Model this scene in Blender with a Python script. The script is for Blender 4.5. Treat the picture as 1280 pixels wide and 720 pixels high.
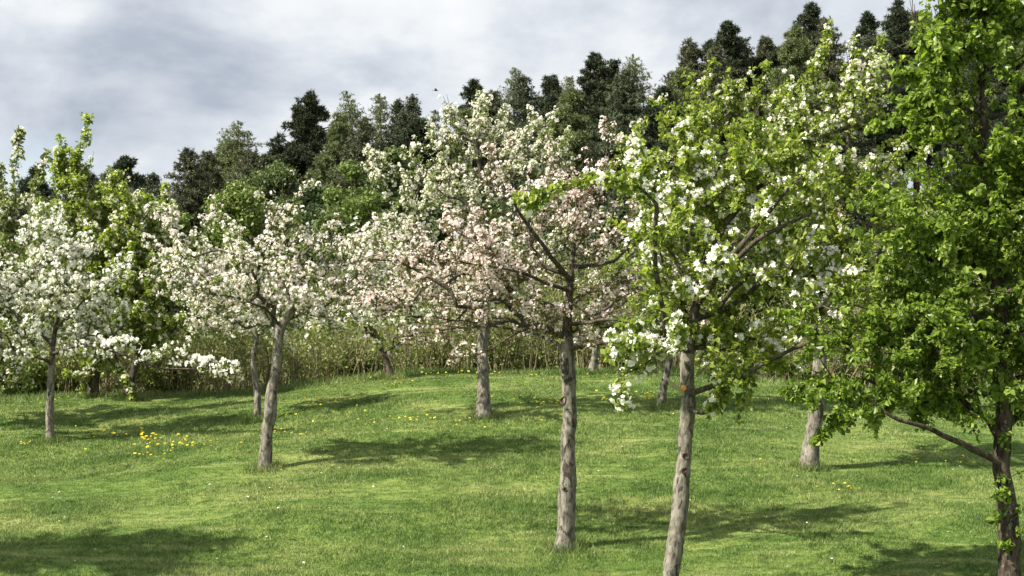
import bpy, math
import numpy as np
from mathutils import Vector, Matrix

# ------------------------------------------------------------------ clear
for o in list(bpy.data.objects):
    bpy.data.objects.remove(o)
scene = bpy.context.scene
COL = scene.collection

# ------------------------------------------------------------------ camera
CZ = 4.0                                   # eye level above the scene's zero
F = 640 / math.tan(math.radians(20))       # focal length in photo pixels
cam_d = bpy.data.cameras.new('camera')
cam = bpy.data.objects.new('camera', cam_d); COL.objects.link(cam)
cam.location = (0, 0, CZ); cam.rotation_euler = (math.radians(90), 0, 0)
cam_d.sensor_width = 36; cam_d.lens = 18 / math.tan(math.radians(20))
cam_d.clip_start = 0.1; cam_d.clip_end = 3000
scene.camera = cam

# ------------------------------------------------------------------ sun + sky
SUN_EL = math.radians(47)
sh = Vector((0.90, 0.43, 0)).normalized()          # the way shadows fall
to_sun = Vector((-sh.x * math.cos(SUN_EL), -sh.y * math.cos(SUN_EL), math.sin(SUN_EL)))
sd = bpy.data.lights.new('sun', 'SUN'); sd.energy = 5.0; sd.angle = math.radians(0.6)
sd.color = (1.0, 0.94, 0.82)
so = bpy.data.objects.new('sun', sd); COL.objects.link(so)
so.rotation_euler = to_sun.to_track_quat('Z', 'Y').to_euler(); so.location = (-20, -10, 30)

world = bpy.data.worlds.new('World'); scene.world = world
world.use_nodes = True
nt = world.node_tree; N = nt.nodes; L = nt.links
for n in list(N): N.remove(n)
out = N.new('ShaderNodeOutputWorld')
sky = N.new('ShaderNodeTexSky'); sky.sky_type = 'NISHITA'; sky.sun_disc = False
sky.sun_elevation = SUN_EL
sky.sun_rotation = math.atan2(to_sun.x, to_sun.y)
sky.air_density = 1.0; sky.dust_density = 0.6
bg1 = N.new('ShaderNodeBackground'); bg1.inputs['Strength'].default_value = 0.085
L.new(sky.outputs[0], bg1.inputs['Color'])
tc = N.new('ShaderNodeTexCoord')
mp = N.new('ShaderNodeMapping'); mp.inputs['Scale'].default_value = (1.0, 1.0, 1.7)
mp.inputs['Location'].default_value = (0.35, 0.2, 0.1)
L.new(tc.outputs['Generated'], mp.inputs['Vector'])
def noise(nodes, links, vec, scale, detail, rough, dist=0.0):
    n = nodes.new('ShaderNodeTexNoise'); n.inputs['Scale'].default_value = scale
    n.inputs['Detail'].default_value = detail; n.inputs['Roughness'].default_value = rough
    n.inputs['Distortion'].default_value = dist
    if vec is not None: links.new(vec, n.inputs['Vector'])
    return n
def ramp(nodes, links, fac, stops):
    r = nodes.new('ShaderNodeValToRGB')
    e = r.color_ramp.elements
    while len(e) < len(stops): e.new(0.5)
    for i, (p, c) in enumerate(stops):
        e[i].position = p
        e[i].color = (c, c, c, 1) if isinstance(c, (int, float)) else (*c, 1)
    if fac is not None: links.new(fac, r.inputs['Fac'])
    return r
cl = noise(N, L, mp.outputs[0], 3.6, 5, 0.5, 0.2)
cov = ramp(N, L, cl.outputs['Fac'], [(0.28, 0.45), (0.44, 1.0)])
cs = noise(N, L, mp.outputs[0], 6.2, 7, 0.54, 0.15)
ccol = ramp(N, L, cs.outputs['Fac'], [(0.34, (0.40, 0.45, 0.53)), (0.47, (0.60, 0.64, 0.70)), (0.56, (0.76, 0.79, 0.82)), (0.70, (0.88, 0.89, 0.89))])
# clouds brightened round the sun behind the camera's left shoulder, added for fill light
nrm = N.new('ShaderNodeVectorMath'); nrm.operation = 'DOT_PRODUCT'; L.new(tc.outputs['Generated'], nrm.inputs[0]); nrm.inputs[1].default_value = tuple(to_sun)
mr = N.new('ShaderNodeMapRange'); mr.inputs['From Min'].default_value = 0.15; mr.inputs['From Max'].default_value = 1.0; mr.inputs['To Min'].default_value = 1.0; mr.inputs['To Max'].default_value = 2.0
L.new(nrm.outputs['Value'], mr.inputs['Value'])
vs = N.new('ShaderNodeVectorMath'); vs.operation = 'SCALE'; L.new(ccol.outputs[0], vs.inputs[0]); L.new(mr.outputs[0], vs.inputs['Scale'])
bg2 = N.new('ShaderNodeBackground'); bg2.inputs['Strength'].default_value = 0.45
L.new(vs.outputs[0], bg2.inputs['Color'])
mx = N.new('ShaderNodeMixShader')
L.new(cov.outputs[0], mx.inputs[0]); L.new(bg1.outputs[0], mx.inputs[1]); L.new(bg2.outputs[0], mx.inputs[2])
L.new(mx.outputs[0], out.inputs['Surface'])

scene.view_settings.view_transform = 'Standard'
scene.view_settings.look = 'None'
scene.view_settings.gamma = 1.0
scene.view_settings.use_curve_mapping = False
scene.view_settings.exposure = 1.36
scene.render.engine = 'CYCLES'
try:
    scene.cycles.max_bounces = 10; scene.cycles.transmission_bounces = 4
    scene.cycles.diffuse_bounces = 7; scene.cycles.glossy_bounces = 2
except Exception: pass

# ------------------------------------------------------------------ terrain function
_py = np.array([-60, -20, 0, 4, 8, 10.5, 12, 14, 16, 18, 20, 21.5, 23, 24.5, 27, 31, 38, 50, 65, 80, 120, 400, 900], float)
_pz = np.array([-2.2, -1.9, -1.6, -2.05, -2.6, -2.62, -2.46, -2.23, -2.0, -1.78, -1.57, -1.44, -1.39, -1.45, -1.8, -2.2, -2.1, -1.0, 1.2, 2.8, 5.0, 8, 10], float)
_ys = np.arange(-60, 900, 0.25); _zs = np.interp(_ys, _py, _pz)
_k = np.exp(-0.5 * (np.arange(-12, 13) * 0.25 / 0.8) ** 2); _k /= _k.sum()
_zs = np.convolve(np.pad(_zs, 12, 'edge'), _k, 'valid')
def sstep(a, b, v):
    t = np.clip((v - a) / (b - a), 0, 1); return t * t * (3 - 2 * t)
def ground(x, y):
    x = np.asarray(x, float); y = np.asarray(y, float)
    z = np.interp(y, _ys, _zs)
    z = z - 0.42 * sstep(-0.8, -6.0, x) * sstep(12, 20, y)
    z = z - 0.30 * sstep(1.6, 7.0, x) * sstep(13, 21, y)
    z = z + 0.075 * np.clip(x, -40, 40) * sstep(40, 62, y)
    b = 0.022 * np.sin(1.3 * x + 0.7 * y) + 0.02 * np.sin(0.9 * x - 1.7 * y + 2) + 0.012 * np.sin(2.9 * x + 2.3 * y + 1) + 0.01 * np.sin(4.1 * y - 1.2 * x)
    z = z + b * sstep(60, 30, y)
    return z + CZ
def P(x, y, d):
    return np.array([(x - 640) / F * d, d, (360 - y) / F * d + CZ])
def hit(x, y):
    ds = np.arange(9, 60, 0.02)
    X = (x - 640) / F * ds; Z = (360 - y) / F * ds + CZ
    g = ground(X, ds) - Z
    i = np.argmax(g > 0) if (g > 0).any() else int(np.argmax(g))
    return float(ds[i])

# ------------------------------------------------------------------ materials
def new_mat(name):
    m = bpy.data.materials.new(name); m.use_nodes = True
    n = m.node_tree.nodes; l = m.node_tree.links
    for q in list(n): n.remove(q)
    o = n.new('ShaderNodeOutputMaterial')
    return m, n, l, o
def foliage_mat(name, cols, trans=0.35, rough=0.5, spec=0.3, tcol=None, clump=None):
    """cols: ramp stops over a random value per leaf; a world-space noise drifts the hue a little"""
    m, n, l, o = new_mat(name)
    g = n.new('ShaderNodeNewGeometry')
    src = g.outputs['Random Per Island']
    if clump:
        ns = noise(n, l, g.outputs['Position'], clump, 2, 0.5)
        mm = n.new('ShaderNodeMath'); mm.operation = 'MULTIPLY_ADD'
        l.new(ns.outputs['Fac'], mm.inputs[0]); mm.inputs[1].default_value = 1.4
        s2 = n.new('ShaderNodeMath'); s2.operation = 'MULTIPLY_ADD'
        l.new(src, s2.inputs[0]); s2.inputs[1].default_value = 0.6; s2.inputs[2].default_value = -0.5
        l.new(s2.outputs[0], mm.inputs[2]); mm.use_clamp = True
        src = mm.outputs[0]
    r = ramp(n, l, src, cols)
    b = n.new('ShaderNodeBsdfPrincipled'); b.inputs['Roughness'].default_value = rough
    b.inputs['Specular IOR Level'].default_value = spec
    l.new(r.outputs[0], b.inputs['Base Color'])
    t = n.new('ShaderNodeBsdfTranslucent')
    if tcol:
        mc = n.new('ShaderNodeMix'); mc.data_type = 'RGBA'; mc.blend_type = 'MULTIPLY'; mc.inputs[0].default_value = 1
        l.new(r.outputs[0], mc.inputs[6]); mc.inputs[7].default_value = (*tcol, 1)
        l.new(mc.outputs[2], t.inputs['Color'])
    else:
        l.new(r.outputs[0], t.inputs['Color'])
    mx = n.new('ShaderNodeMixShader'); mx.inputs[0].default_value = trans
    l.new(b.outputs[0], mx.inputs[1]); l.new(t.outputs[0], mx.inputs[2]); l.new(mx.outputs[0], o.inputs['Surface'])
    return m
def bark_mat(name, light, mid, dark, lichen=None, scale=1.0):
    m, n, l, o = new_mat(name)
    g = n.new('ShaderNodeNewGeometry')
    mp = n.new('ShaderNodeMapping'); mp.inputs['Scale'].default_value = (26 * scale, 26 * scale, 10 * scale)
    l.new(g.outputs['Position'], mp.inputs['Vector'])
    n1 = noise(n, l, mp.outputs[0], 1.0, 8, 0.68, 0.3)
    r1 = ramp(n, l, n1.outputs['Fac'], [(0.34, dark), (0.45, mid), (0.57, light), (0.8, tuple(min(1, c * 1.25) for c in light))])
    mp2 = n.new('ShaderNodeMapping'); mp2.inputs['Scale'].default_value = (12 * scale, 12 * scale, 6.0 * scale)
    l.new(g.outputs['Position'], mp2.inputs['Vector'])
    n2 = noise(n, l, mp2.outputs[0], 1.0, 5, 0.6, 1.2)
    r2 = ramp(n, l, n2.outputs['Fac'], [(0.40, 0.9), (0.45, 0.0)])
    mc = n.new('ShaderNodeMix'); mc.data_type = 'RGBA'
    l.new(r2.outputs[0], mc.inputs[0]); l.new(r1.outputs[0], mc.inputs[6]); mc.inputs[7].default_value = (*dark, 1)
    last = mc.outputs[2]
    if lichen:
        n3 = noise(n, l, mp2.outputs[0], 2.3, 6, 0.7, 0.5)
        r3 = ramp(n, l, n3.outputs['Fac'], [(0.58, 0.0), (0.66, 0.8)])
        m3 = n.new('ShaderNodeMix'); m3.data_type = 'RGBA'
        l.new(r3.outputs[0], m3.inputs[0]); l.new(last, m3.inputs[6]); m3.inputs[7].default_value = (*lichen, 1)
        last = m3.outputs[2]
    b = n.new('ShaderNodeBsdfPrincipled'); b.inputs['Roughness'].default_value = 0.85
    b.inputs['Specular IOR Level'].default_value = 0.2
    l.new(last, b.inputs['Base Color'])
    bp = n.new('ShaderNodeBump'); bp.inputs['Strength'].default_value = 0.9; bp.inputs['Distance'].default_value = 0.012
    l.new(n1.outputs['Fac'], bp.inputs['Height']); l.new(bp.outputs[0], b.inputs['Normal'])
    l.new(b.outputs[0], o.inputs['Surface'])
    return m
def plain_mat(name, c, rough=0.7, trans=0.0):
    return foliage_mat(name, [(0.0, tuple(v * 0.85 for v in c)), (1.0, c)], trans, rough, 0.2)

BARK = bark_mat('apple_bark', (0.195, 0.178, 0.145), (0.105, 0.093, 0.074), (0.030, 0.025, 0.019), (0.24, 0.235, 0.165))
BARK_DK = bark_mat('limb_bark', (0.085, 0.071, 0.053), (0.048, 0.038, 0.029), (0.02, 0.016, 0.013), (0.16, 0.155, 0.10), 1.6)
BARK_PEAR = bark_mat('pear_bark', (0.075, 0.058, 0.042), (0.035, 0.026, 0.02), (0.012, 0.009, 0.008), (0.17, 0.165, 0.1))
BARK_FAR = bark_mat('conifer_bark', (0.12, 0.08, 0.06), (0.07, 0.05, 0.04), (0.03, 0.02, 0.02))
BARK_OLD = bark_mat('dark_wood_bark', (0.10, 0.08, 0.06), (0.05, 0.04, 0.03), (0.02, 0.016, 0.013))

LEAF_FRESH = foliage_mat('fresh_apple_leaf', [(0.0, (0.085, 0.125, 0.022)), (0.5, (0.19, 0.255, 0.045)), (0.85, (0.30, 0.35, 0.08)), (1.0, (0.42, 0.45, 0.16))], 0.48, 0.42, 0.4, (1.3, 1.35, 0.5))
LEAF_SAGE = foliage_mat('sage_apple_leaf', [(0.0, (0.07, 0.10, 0.022)), (0.5, (0.17, 0.22, 0.05)), (1.0, (0.32, 0.36, 0.12))], 0.42, 0.5, 0.3)
LEAF_BRONZE = foliage_mat('bronze_apple_leaf', [(0.0, (0.08, 0.07, 0.03)), (0.45, (0.15, 0.16, 0.05)), (0.8, (0.20, 0.19, 0.07)), (1.0, (0.22, 0.10, 0.06))], 0.35, 0.5, 0.3)
LEAF_PEAR = foliage_mat('pear_leaf', [(0.0, (0.064, 0.106, 0.015)), (0.5, (0.15, 0.222, 0.033)), (0.85, (0.235, 0.31, 0.057)), (1.0, (0.35, 0.40, 0.12))], 0.55, 0.4, 0.4, (1.3, 1.4, 0.5))
BLOOM_WHITE = foliage_mat('white_petal', [(0.0, (0.80, 0.79, 0.68)), (0.6, (0.89, 0.88, 0.82)), (0.94, (0.88, 0.86, 0.80)), (1.0, (0.75, 0.6, 0.58))], 0.42, 0.6, 0.2)
BLOOM_CREAM = foliage_mat('cream_petal', [(0.0, (0.66, 0.67, 0.50)), (0.5, (0.85, 0.83, 0.72)), (0.9, (0.87, 0.82, 0.76)), (1.0, (0.68, 0.46, 0.42))], 0.42, 0.6, 0.2)
BLOOM_BLUSH = foliage_mat('blush_petal', [(0.0, (0.82, 0.76, 0.68)), (0.55, (0.89, 0.86, 0.80)), (0.90, (0.80, 0.71, 0.68)), (1.0, (0.62, 0.36, 0.37))], 0.42, 0.6, 0.2)
BLOOM_PINK = foliage_mat('pink_petal', [(0.0, (0.77, 0.66, 0.60)), (0.5, (0.88, 0.83, 0.77)), (0.84, (0.80, 0.65, 0.61)), (1.0, (0.52, 0.21, 0.22))], 0.42, 0.6, 0.2)

PINE = foliage_mat('pine_needles', [(0.0, (0.012, 0.018, 0.008)), (0.6, (0.030, 0.042, 0.018)), (1.0, (0.062, 0.080, 0.034))], 0.12, 0.6, 0.2)
PINE_BR = foliage_mat('brownish_spruce_needles', [(0.0, (0.036, 0.042, 0.020)), (0.6, (0.074, 0.080, 0.038)), (1.0, (0.12, 0.125, 0.065))], 0.15, 0.6, 0.2)
LARCH = foliage_mat('larch_needles', [(0.0, (0.065, 0.085, 0.032)), (0.6, (0.125, 0.152, 0.056)), (1.0, (0.20, 0.23, 0.10))], 0.25, 0.6, 0.2)
SPRUCE = foliage_mat('grey_green_spruce_needles', [(0.0, (0.028, 0.038, 0.018)), (0.6, (0.052, 0.068, 0.034)), (1.0, (0.09, 0.11, 0.056))], 0.15, 0.6, 0.2)
WOOD_LIGHT = foliage_mat('light_spring_leaf', [(0.0, (0.07, 0.105, 0.02)), (0.5, (0.14, 0.19, 0.04)), (1.0, (0.22, 0.28, 0.075))], 0.35, 0.5, 0.3, None, 0.5)
WOOD_MID = foliage_mat('mid_spring_leaf', [(0.0, (0.04, 0.060, 0.016)), (0.5, (0.08, 0.112, 0.03)), (1.0, (0.13, 0.17, 0.052))], 0.35, 0.5, 0.3, None, 0.5)
WOOD_DARK = foliage_mat('dark_spring_leaf', [(0.0, (0.02, 0.036, 0.012)), (0.5, (0.04, 0.065, 0.02)), (1.0, (0.07, 0.10, 0.03))], 0.3, 0.5, 0.3, None, 0.5)
STEM = foliage_mat('thicket_stem_bark', [(0.0, (0.11, 0.085, 0.05)), (0.5, (0.23, 0.19, 0.11)), (0.8, (0.30, 0.27, 0.14)), (1.0, (0.36, 0.33, 0.2))], 0.0, 0.8, 0.2)
THICK_LEAF = foliage_mat('thicket_leaf', [(0.0, (0.072, 0.098, 0.022)), (0.5, (0.15, 0.19, 0.042)), (1.0, (0.27, 0.30, 0.085))], 0.35, 0.5, 0.3, None, 0.7)

def grass_mats():
    def col(n, l):
        g = n.new('ShaderNodeNewGeometry')
        mp = n.new('ShaderNodeMapping'); mp.inputs['Scale'].default_value = (1, 1.5, 0.0)
        l.new(g.outputs['Position'], mp.inputs['Vector'])
        big = noise(n, l, mp.outputs[0], 0.55, 5, 0.62, 0.6)
        r = ramp(n, l, big.outputs['Fac'], [(0.30, (0.070, 0.125, 0.026)), (0.44, (0.100, 0.165, 0.037)), (0.56, (0.145, 0.205, 0.055)), (0.70, (0.22, 0.262, 0.09))])
        fine = noise(n, l, mp.outputs[0], 6.5, 5, 0.72, 0.4)
        r2 = ramp(n, l, fine.outputs['Fac'], [(0.34, (0.42, 0.52, 0.42)), (0.48, (0.90, 0.93, 0.90)), (0.64, (1.45, 1.3, 1.35))])
        m = n.new('ShaderNodeMix'); m.data_type = 'RGBA'; m.blend_type = 'MULTIPLY'; m.inputs[0].default_value = 1
        l.new(r.outputs[0], m.inputs[6]); l.new(r2.outputs[0], m.inputs[7])
        # strewn dry clippings left in loose windrows by the mower
        mp3 = n.new('ShaderNodeMapping'); mp3.inputs['Scale'].default_value = (0.55, 3.2, 0.0); mp3.inputs['Rotation'].default_value = (0, 0, 0.12)
        l.new(g.outputs['Position'], mp3.inputs['Vector'])
        clp = noise(n, l, mp3.outputs[0], 1.3, 6, 0.7, 0.5)
        r3 = ramp(n, l, clp.outputs['Fac'], [(0.53, 0.0), (0.70, 0.8)])
        m3 = n.new('ShaderNodeMix'); m3.data_type = 'RGBA'
        l.new(r3.outputs[0], m3.inputs[0]); l.new(m.outputs[2], m3.inputs[6]); m3.inputs[7].default_value = (0.30, 0.33, 0.13, 1)
        return g, m3.outputs[2], fine
    m, n, l, o = new_mat('lawn_turf')
    g, c, fine = col(n, l)
    dk = n.new('ShaderNodeMix'); dk.data_type = 'RGBA'; dk.blend_type = 'MULTIPLY'; dk.inputs[0].default_value = 1
    l.new(c, dk.inputs[6]); dk.inputs[7].default_value = (0.7, 0.68, 0.6, 1)
    b = n.new('ShaderNodeBsdfPrincipled'); b.inputs['Roughness'].default_value = 0.9; b.inputs['Specular IOR Level'].default_value = 0.1
    l.new(dk.outputs[2], b.inputs['Base Color'])
    bp = n.new('ShaderNodeBump'); bp.inputs['Strength'].default_value = 0.6; bp.inputs['Distance'].default_value = 0.05
    l.new(fine.outputs['Fac'], bp.inputs['Height']); l.new(bp.outputs[0], b.inputs['Normal'])
    l.new(b.outputs[0], o.inputs['Surface'])
    turf = m
    m, n, l, o = new_mat('grass_blade')
    g, c, fine = col(n, l)
    rr = ramp(n, l, g.outputs['Random Per Island'], [(0.0, (0.6, 0.66, 0.6)), (0.6, (1.0, 1.0, 1.0)), (0.90, (1.35, 1.25, 1.3)), (1.0, (2.3, 1.8, 2.4))])
    mm = n.new('ShaderNodeMix'); mm.data_type = 'RGBA'; mm.blend_type = 'MULTIPLY'; mm.inputs[0].default_value = 1
    l.new(c, mm.inputs[6]); l.new(rr.outputs[0], mm.inputs[7])
    b = n.new('ShaderNodeBsdfPrincipled'); b.inputs['Roughness'].default_value = 0.5; b.inputs['Specular IOR Level'].default_value = 0.25
    l.new(mm.outputs[2], b.inputs['Base Color'])
    t = n.new('ShaderNodeBsdfTranslucent'); l.new(mm.outputs[2], t.inputs['Color'])
    mx = n.new('ShaderNodeMixShader'); mx.inputs[0].default_value = 0.35
    l.new(b.outputs[0], mx.inputs[1]); l.new(t.outputs[0], mx.inputs[2]); l.new(mx.outputs[0], o.inputs['Surface'])
    return turf, m
TURF, BLADE = grass_mats()

# ------------------------------------------------------------------ object helpers
def link_mesh(name, verts, faces, mat, parent=None, smooth=False):
    """faces: (n,3) or (n,4) int array, or a list of such arrays"""
    if not isinstance(faces, list): faces = [faces]
    faces = [f for f in faces if len(f)]
    me = bpy.data.meshes.new(name)
    verts = np.asarray(verts, np.float32)
    if parent is not None:
        verts = verts - np.array(parent.location, np.float32)
    me.vertices.add(len(verts)); me.vertices.foreach_set('co', verts.ravel())
    li = np.concatenate([f.ravel() for f in faces]).astype(np.int32)
    tot = np.concatenate([np.full(len(f), f.shape[1]) for f in faces]).astype(np.int32)
    st = np.concatenate([[0], np.cumsum(tot)[:-1]]).astype(np.int32)
    me.loops.add(len(li)); me.loops.foreach_set('vertex_index', li)
    me.polygons.add(len(tot)); me.polygons.foreach_set('loop_start', st); me.polygons.foreach_set('loop_total', tot)
    me.polygons.foreach_set('use_smooth', np.full(len(tot), smooth, bool))
    me.update(calc_edges=True)
    me.materials.append(mat)
    o = bpy.data.objects.new(name, me); COL.objects.link(o)
    if parent is not None: o.parent = parent
    return o
def thing(name, label, cat, loc, group=None):
    o = bpy.data.objects.new(name, None); COL.objects.link(o)
    o.empty_display_size = 0.3
    o.location = [float(v) for v in loc]; o['label'] = label; o['category'] = cat
    if group: o['group'] = group
    return o

def unit(v):
    return v / (np.linalg.norm(v, axis=-1, keepdims=True) + 1e-9)
def frames(dirs, rng):
    """rotation matrices whose local z is dirs, spun at random"""
    z = unit(dirs); r = rng.normal(size=z.shape); x = unit(np.cross(r, z)); y = np.cross(z, x)
    return np.stack([x, y, z], axis=2)
def scatter(templates, pos, dirs, scale, rng):
    """templates: list of (verts, faces) with equal face widths -> merged verts, faces"""
    R = frames(dirs, rng); V = []; Fc = []; off = 0
    which = rng.integers(0, len(templates), len(pos))
    for k, (tv, tf) in enumerate(templates):
        s = which == k
        if not s.any(): continue
        v = np.einsum('nij,vj->nvi', R[s], tv) * scale[s][:, None, None] + pos[s][:, None, :]
        n = len(v)
        f = (tf[None] + (np.arange(n) * len(tv))[:, None, None]).reshape(-1, tf.shape[1]) + off
        V.append(v.reshape(-1, 3)); Fc.append(f); off += n * len(tv)
    return np.concatenate(V), np.concatenate(Fc)

# leaf rosettes, blossom clusters, needle tufts ----------------------------------------
def leaf_quads(base, d, up, L, Wd, fold=0.25, droop=0.25):
    """an oval leaf: two quads folded at the midrib, curving down; returns 6 verts, 2 quads"""
    side = unit(np.cross(d, up)); nrm = unit(np.cross(side, d))
    a = base; m = base + d * L * 0.5 - nrm * 0.02 * L; t = base + d * L - nrm * droop * L
    l = base + d * L * 0.48 + side * Wd * 0.5 + nrm * fold * Wd
    r = base + d * L * 0.48 - side * Wd * 0.5 + nrm * fold * Wd
    l2 = base + d * L * 0.8 + side * Wd * 0.28 + nrm * (fold * Wd - droop * 0.6 * L)
    r2 = base + d * L * 0.8 - side * Wd * 0.28 + nrm * (fold * Wd - droop * 0.6 * L)
    return np.array([a, l, l2, t, r2, r]), np.array([[0, 1, 2, 3], [0, 3, 4, 5]])
def rosette(rng, n=6, L=0.055, Wd=0.034, spread=0.9, hang=0.0):
    V = []; Q = []
    for i in range(n):
        a = i * 2.4 + rng.uniform(-.4, .4)
        el = rng.uniform(0.0, 1.2) * (1 - spread) + rng.uniform(-0.2, 0.7) * spread
        d = np.array([math.cos(a) * math.cos(el), math.sin(a) * math.cos(el), math.sin(el) - hang]); d = unit(d)
        b = d * 0.014 + rng.normal(size=3) * 0.008
        up = unit(np.array([0, 0, 1.0]) + rng.normal(size=3) * 0.45)
        s = rng.uniform(0.6, 1.15)
        v, q = leaf_quads(b, d, up, L * s, Wd * s, rng.uniform(0.05, 0.35), rng.uniform(0, 0.4))
        Q.append(q + 6 * len(V)); V.append(v)
    return np.concatenate(V), np.concatenate(Q)
def blossom(rng, n=5, r=0.017, dome=0.03):
    V = []; Q = []; k = 0
    for i in range(n):
        d = unit(np.array([rng.normal(), rng.normal(), rng.uniform(0.1, 1.3)]))
        c = d * dome * rng.uniform(0.8, 1.2)
        f = unit(d + rng.normal(size=3) * 0.25)
        x = unit(np.cross(rng.normal(size=3), f)); y = np.cross(f, x)
        rr = r * rng.uniform(0.8, 1.15); cup = rng.uniform(0.15, 0.7)
        a0 = rng.uniform(0, 6.28)
        for p in range(5):
            a = a0 + p * 2 * math.pi / 5
            def pt(ang, rad, h): return c + (x * math.cos(ang) + y * math.sin(ang)) * rad + f * h
            V += [pt(a, 0.0, 0), pt(a - 0.52, rr * 0.72, rr * cup * 0.6), pt(a, rr, rr * cup), pt(a + 0.52, rr * 0.72, rr * cup * 0.6)]
            Q.append([k, k + 1, k + 2, k + 3]); k += 4
    return np.array(V), np.array(Q)
def needle_tuft(rng, n=9, L=0.2, Wd=0.035, up=0.4):
    V = []; T = []
    for i in range(n):
        d = unit(np.array([rng.normal(), rng.normal(), rng.normal() * 0.7 + up]))
        s = unit(np.cross(d, rng.normal(size=3))) * Wd * rng.uniform(.6, 1.3)
        l = L * rng.uniform(.6, 1.2)
        V += [d * l * 0.05 - s, d * l * 0.05 + s, d * l]; T.append([3 * i, 3 * i + 1, 3 * i + 2])
    return np.array(V), np.array(T)
def leaf_clump(rng, n=8, L=0.13, R=0.16):
    V = []; Q = []
    for i in range(n):
        b = rng.normal(size=3) * R * 0.55
        d = unit(rng.normal(size=3)); u = unit(rng.normal(size=3) + np.array([0, 0, 1.2]))
        s = rng.uniform(.6, 1.2)
        side = unit(np.cross(d, u)) * L * s * 0.36
        V += [b, b + d * L * s * .5 + side, b + d * L * s, b + d * L * s * .5 - side]; Q.append([4 * i, 4 * i + 1, 4 * i + 2, 4 * i + 3])
    return np.array(V), np.array(Q)
_r = np.random.default_rng(7)
T_LEAF = [rosette(_r, 6, 0.052, 0.034) for _ in range(8)]
T_LEAF_SMALL = [rosette(_r, 5, 0.036, 0.02) for _ in range(8)]
T_LEAF_BIG = [rosette(_r, 6, 0.066, 0.044) for _ in range(8)]
T_PEAR = [rosette(_r, 6, 0.058, 0.041, 1.0, 0.8) for _ in range(10)]
T_BLOOM = [blossom(_r, n, 0.0185, 0.03) for n in (5, 6, 7, 7, 8, 9)]
T_BLOOM_SM = [blossom(_r, n, 0.0145, 0.024) for n in (3, 4, 5, 6, 6, 7)]
T_BLOOM_BIG = [blossom(_r, n, 0.021, 0.036) for n in (5, 6, 7, 8, 9)]
T_PINE = [needle_tuft(_r, 10, 0.20, 0.022, 0.6) for _ in range(5)]
T_SPRUCE = [needle_tuft(_r, 8, 0.17, 0.022, -0.15) for _ in range(5)]
T_CLUMP = [leaf_clump(_r) for _ in range(6)]
T_CLUMP_S = [leaf_clump(_r, 7, 0.07, 0.1) for _ in range(6)]

# ------------------------------------------------------------------ tubes
def tube_rings(pts, rad, k, rng=None, rough=0.0):
    pts = np.asarray(pts, float); n = len(pts)
    tan = np.gradient(pts, axis=0); tan = unit(tan)
    ref = np.array([1.0, 0.17, 0.05]) if abs(tan[0][0]) < 0.8 else np.array([0, 1.0, 0.1])
    V = np.zeros((n, k, 3)); x = unit(ref - tan[0] * ref.dot(tan[0]))
    ang = np.arange(k) * 2 * math.pi / k
    for i in range(n):
        x = x - tan[i] * x.dot(tan[i]); x = x / (np.linalg.norm(x) + 1e-9); y = np.cross(tan[i], x)
        r = rad[i]
        V[i] = pts[i] + r * (np.cos(ang)[:, None] * x + np.sin(ang)[:, None] * y)
    if rough and rng is not None:
        d = V - pts[:, None, :]
        ph = rng.uniform(0, 6.28, 6)
        s = np.cumsum(np.r_[0, np.linalg.norm(np.diff(pts, axis=0), axis=1)])
        a = ang[None, :]; S = s[:, None]
        w = 0.5 * np.sin(2 * a + 5 * S + ph[0]) + 0.4 * np.sin(3 * a - 9 * S + ph[1]) + 0.3 * np.sin(a + 17 * S + ph[2]) + 0.25 * np.sin(5 * a + 31 * S + ph[3])
        w = w + rng.normal(size=w.shape) * 0.35
        V = pts[:, None, :] + d * (1 + rough * w)[..., None]
    idx = np.arange(n * k).reshape(n, k)
    q = np.stack([idx[:-1], np.roll(idx[:-1], -1, 1), np.roll(idx[1:], -1, 1), idx[1:]], -1).reshape(-1, 4)
    return V.reshape(-1, 3), q
class Mesh:
    def __init__(s): s.V = []; s.Q = []; s.T = []; s.n = 0
    def add(s, v, f):
        (s.Q if f.shape[1] == 4 else s.T).append(np.asarray(f) + s.n); s.V.append(v); s.n += len(v)
    def tube(s, pts, rad, k=5, rng=None, rough=0.0, cap=False):
        v, q = tube_rings(pts, rad, k, rng, rough); s.add(v, q)
        if cap:
            c = np.asarray(pts[-1], float)[None]; ring = np.arange(s.n - k, s.n)
            s.V.append(c); ci = s.n; s.n += 1
            s.T.append(np.stack([ring, np.roll(ring, -1), np.full(k, ci)], -1))
    def build(s, name, mat, parent=None, smooth=True):
        fs = []
        if s.Q: fs.append(np.concatenate(s.Q))
        if s.T: fs.append(np.concatenate(s.T))
        return link_mesh(name, np.concatenate(s.V), fs, mat, parent, smooth)
def resample(pts, step, vals=None):
    pts = np.asarray(pts, float)
    P4 = np.vstack([2 * pts[0] - pts[1], pts, 2 * pts[-1] - pts[-2]]); o = []
    vo = []
    for i in range(1, len(P4) - 2):
        a, b, c, d = P4[i - 1:i + 3]; n = max(1, int(np.linalg.norm(c - b) / step))
        for t in np.arange(n) / n:
            o.append(0.5 * (2 * b + (c - a) * t + (2 * a - 5 * b + 4 * c - d) * t * t + (3 * b - a - 3 * c + d) * t ** 3))
            if vals is not None: vo.append(vals[i - 1] * (1 - t) + vals[i] * t)
    o.append(pts[-1])
    if vals is not None: vo.append(vals[-1])
    return (np.array(o), np.array(vo)) if vals is not None else np.array(o)

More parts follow.
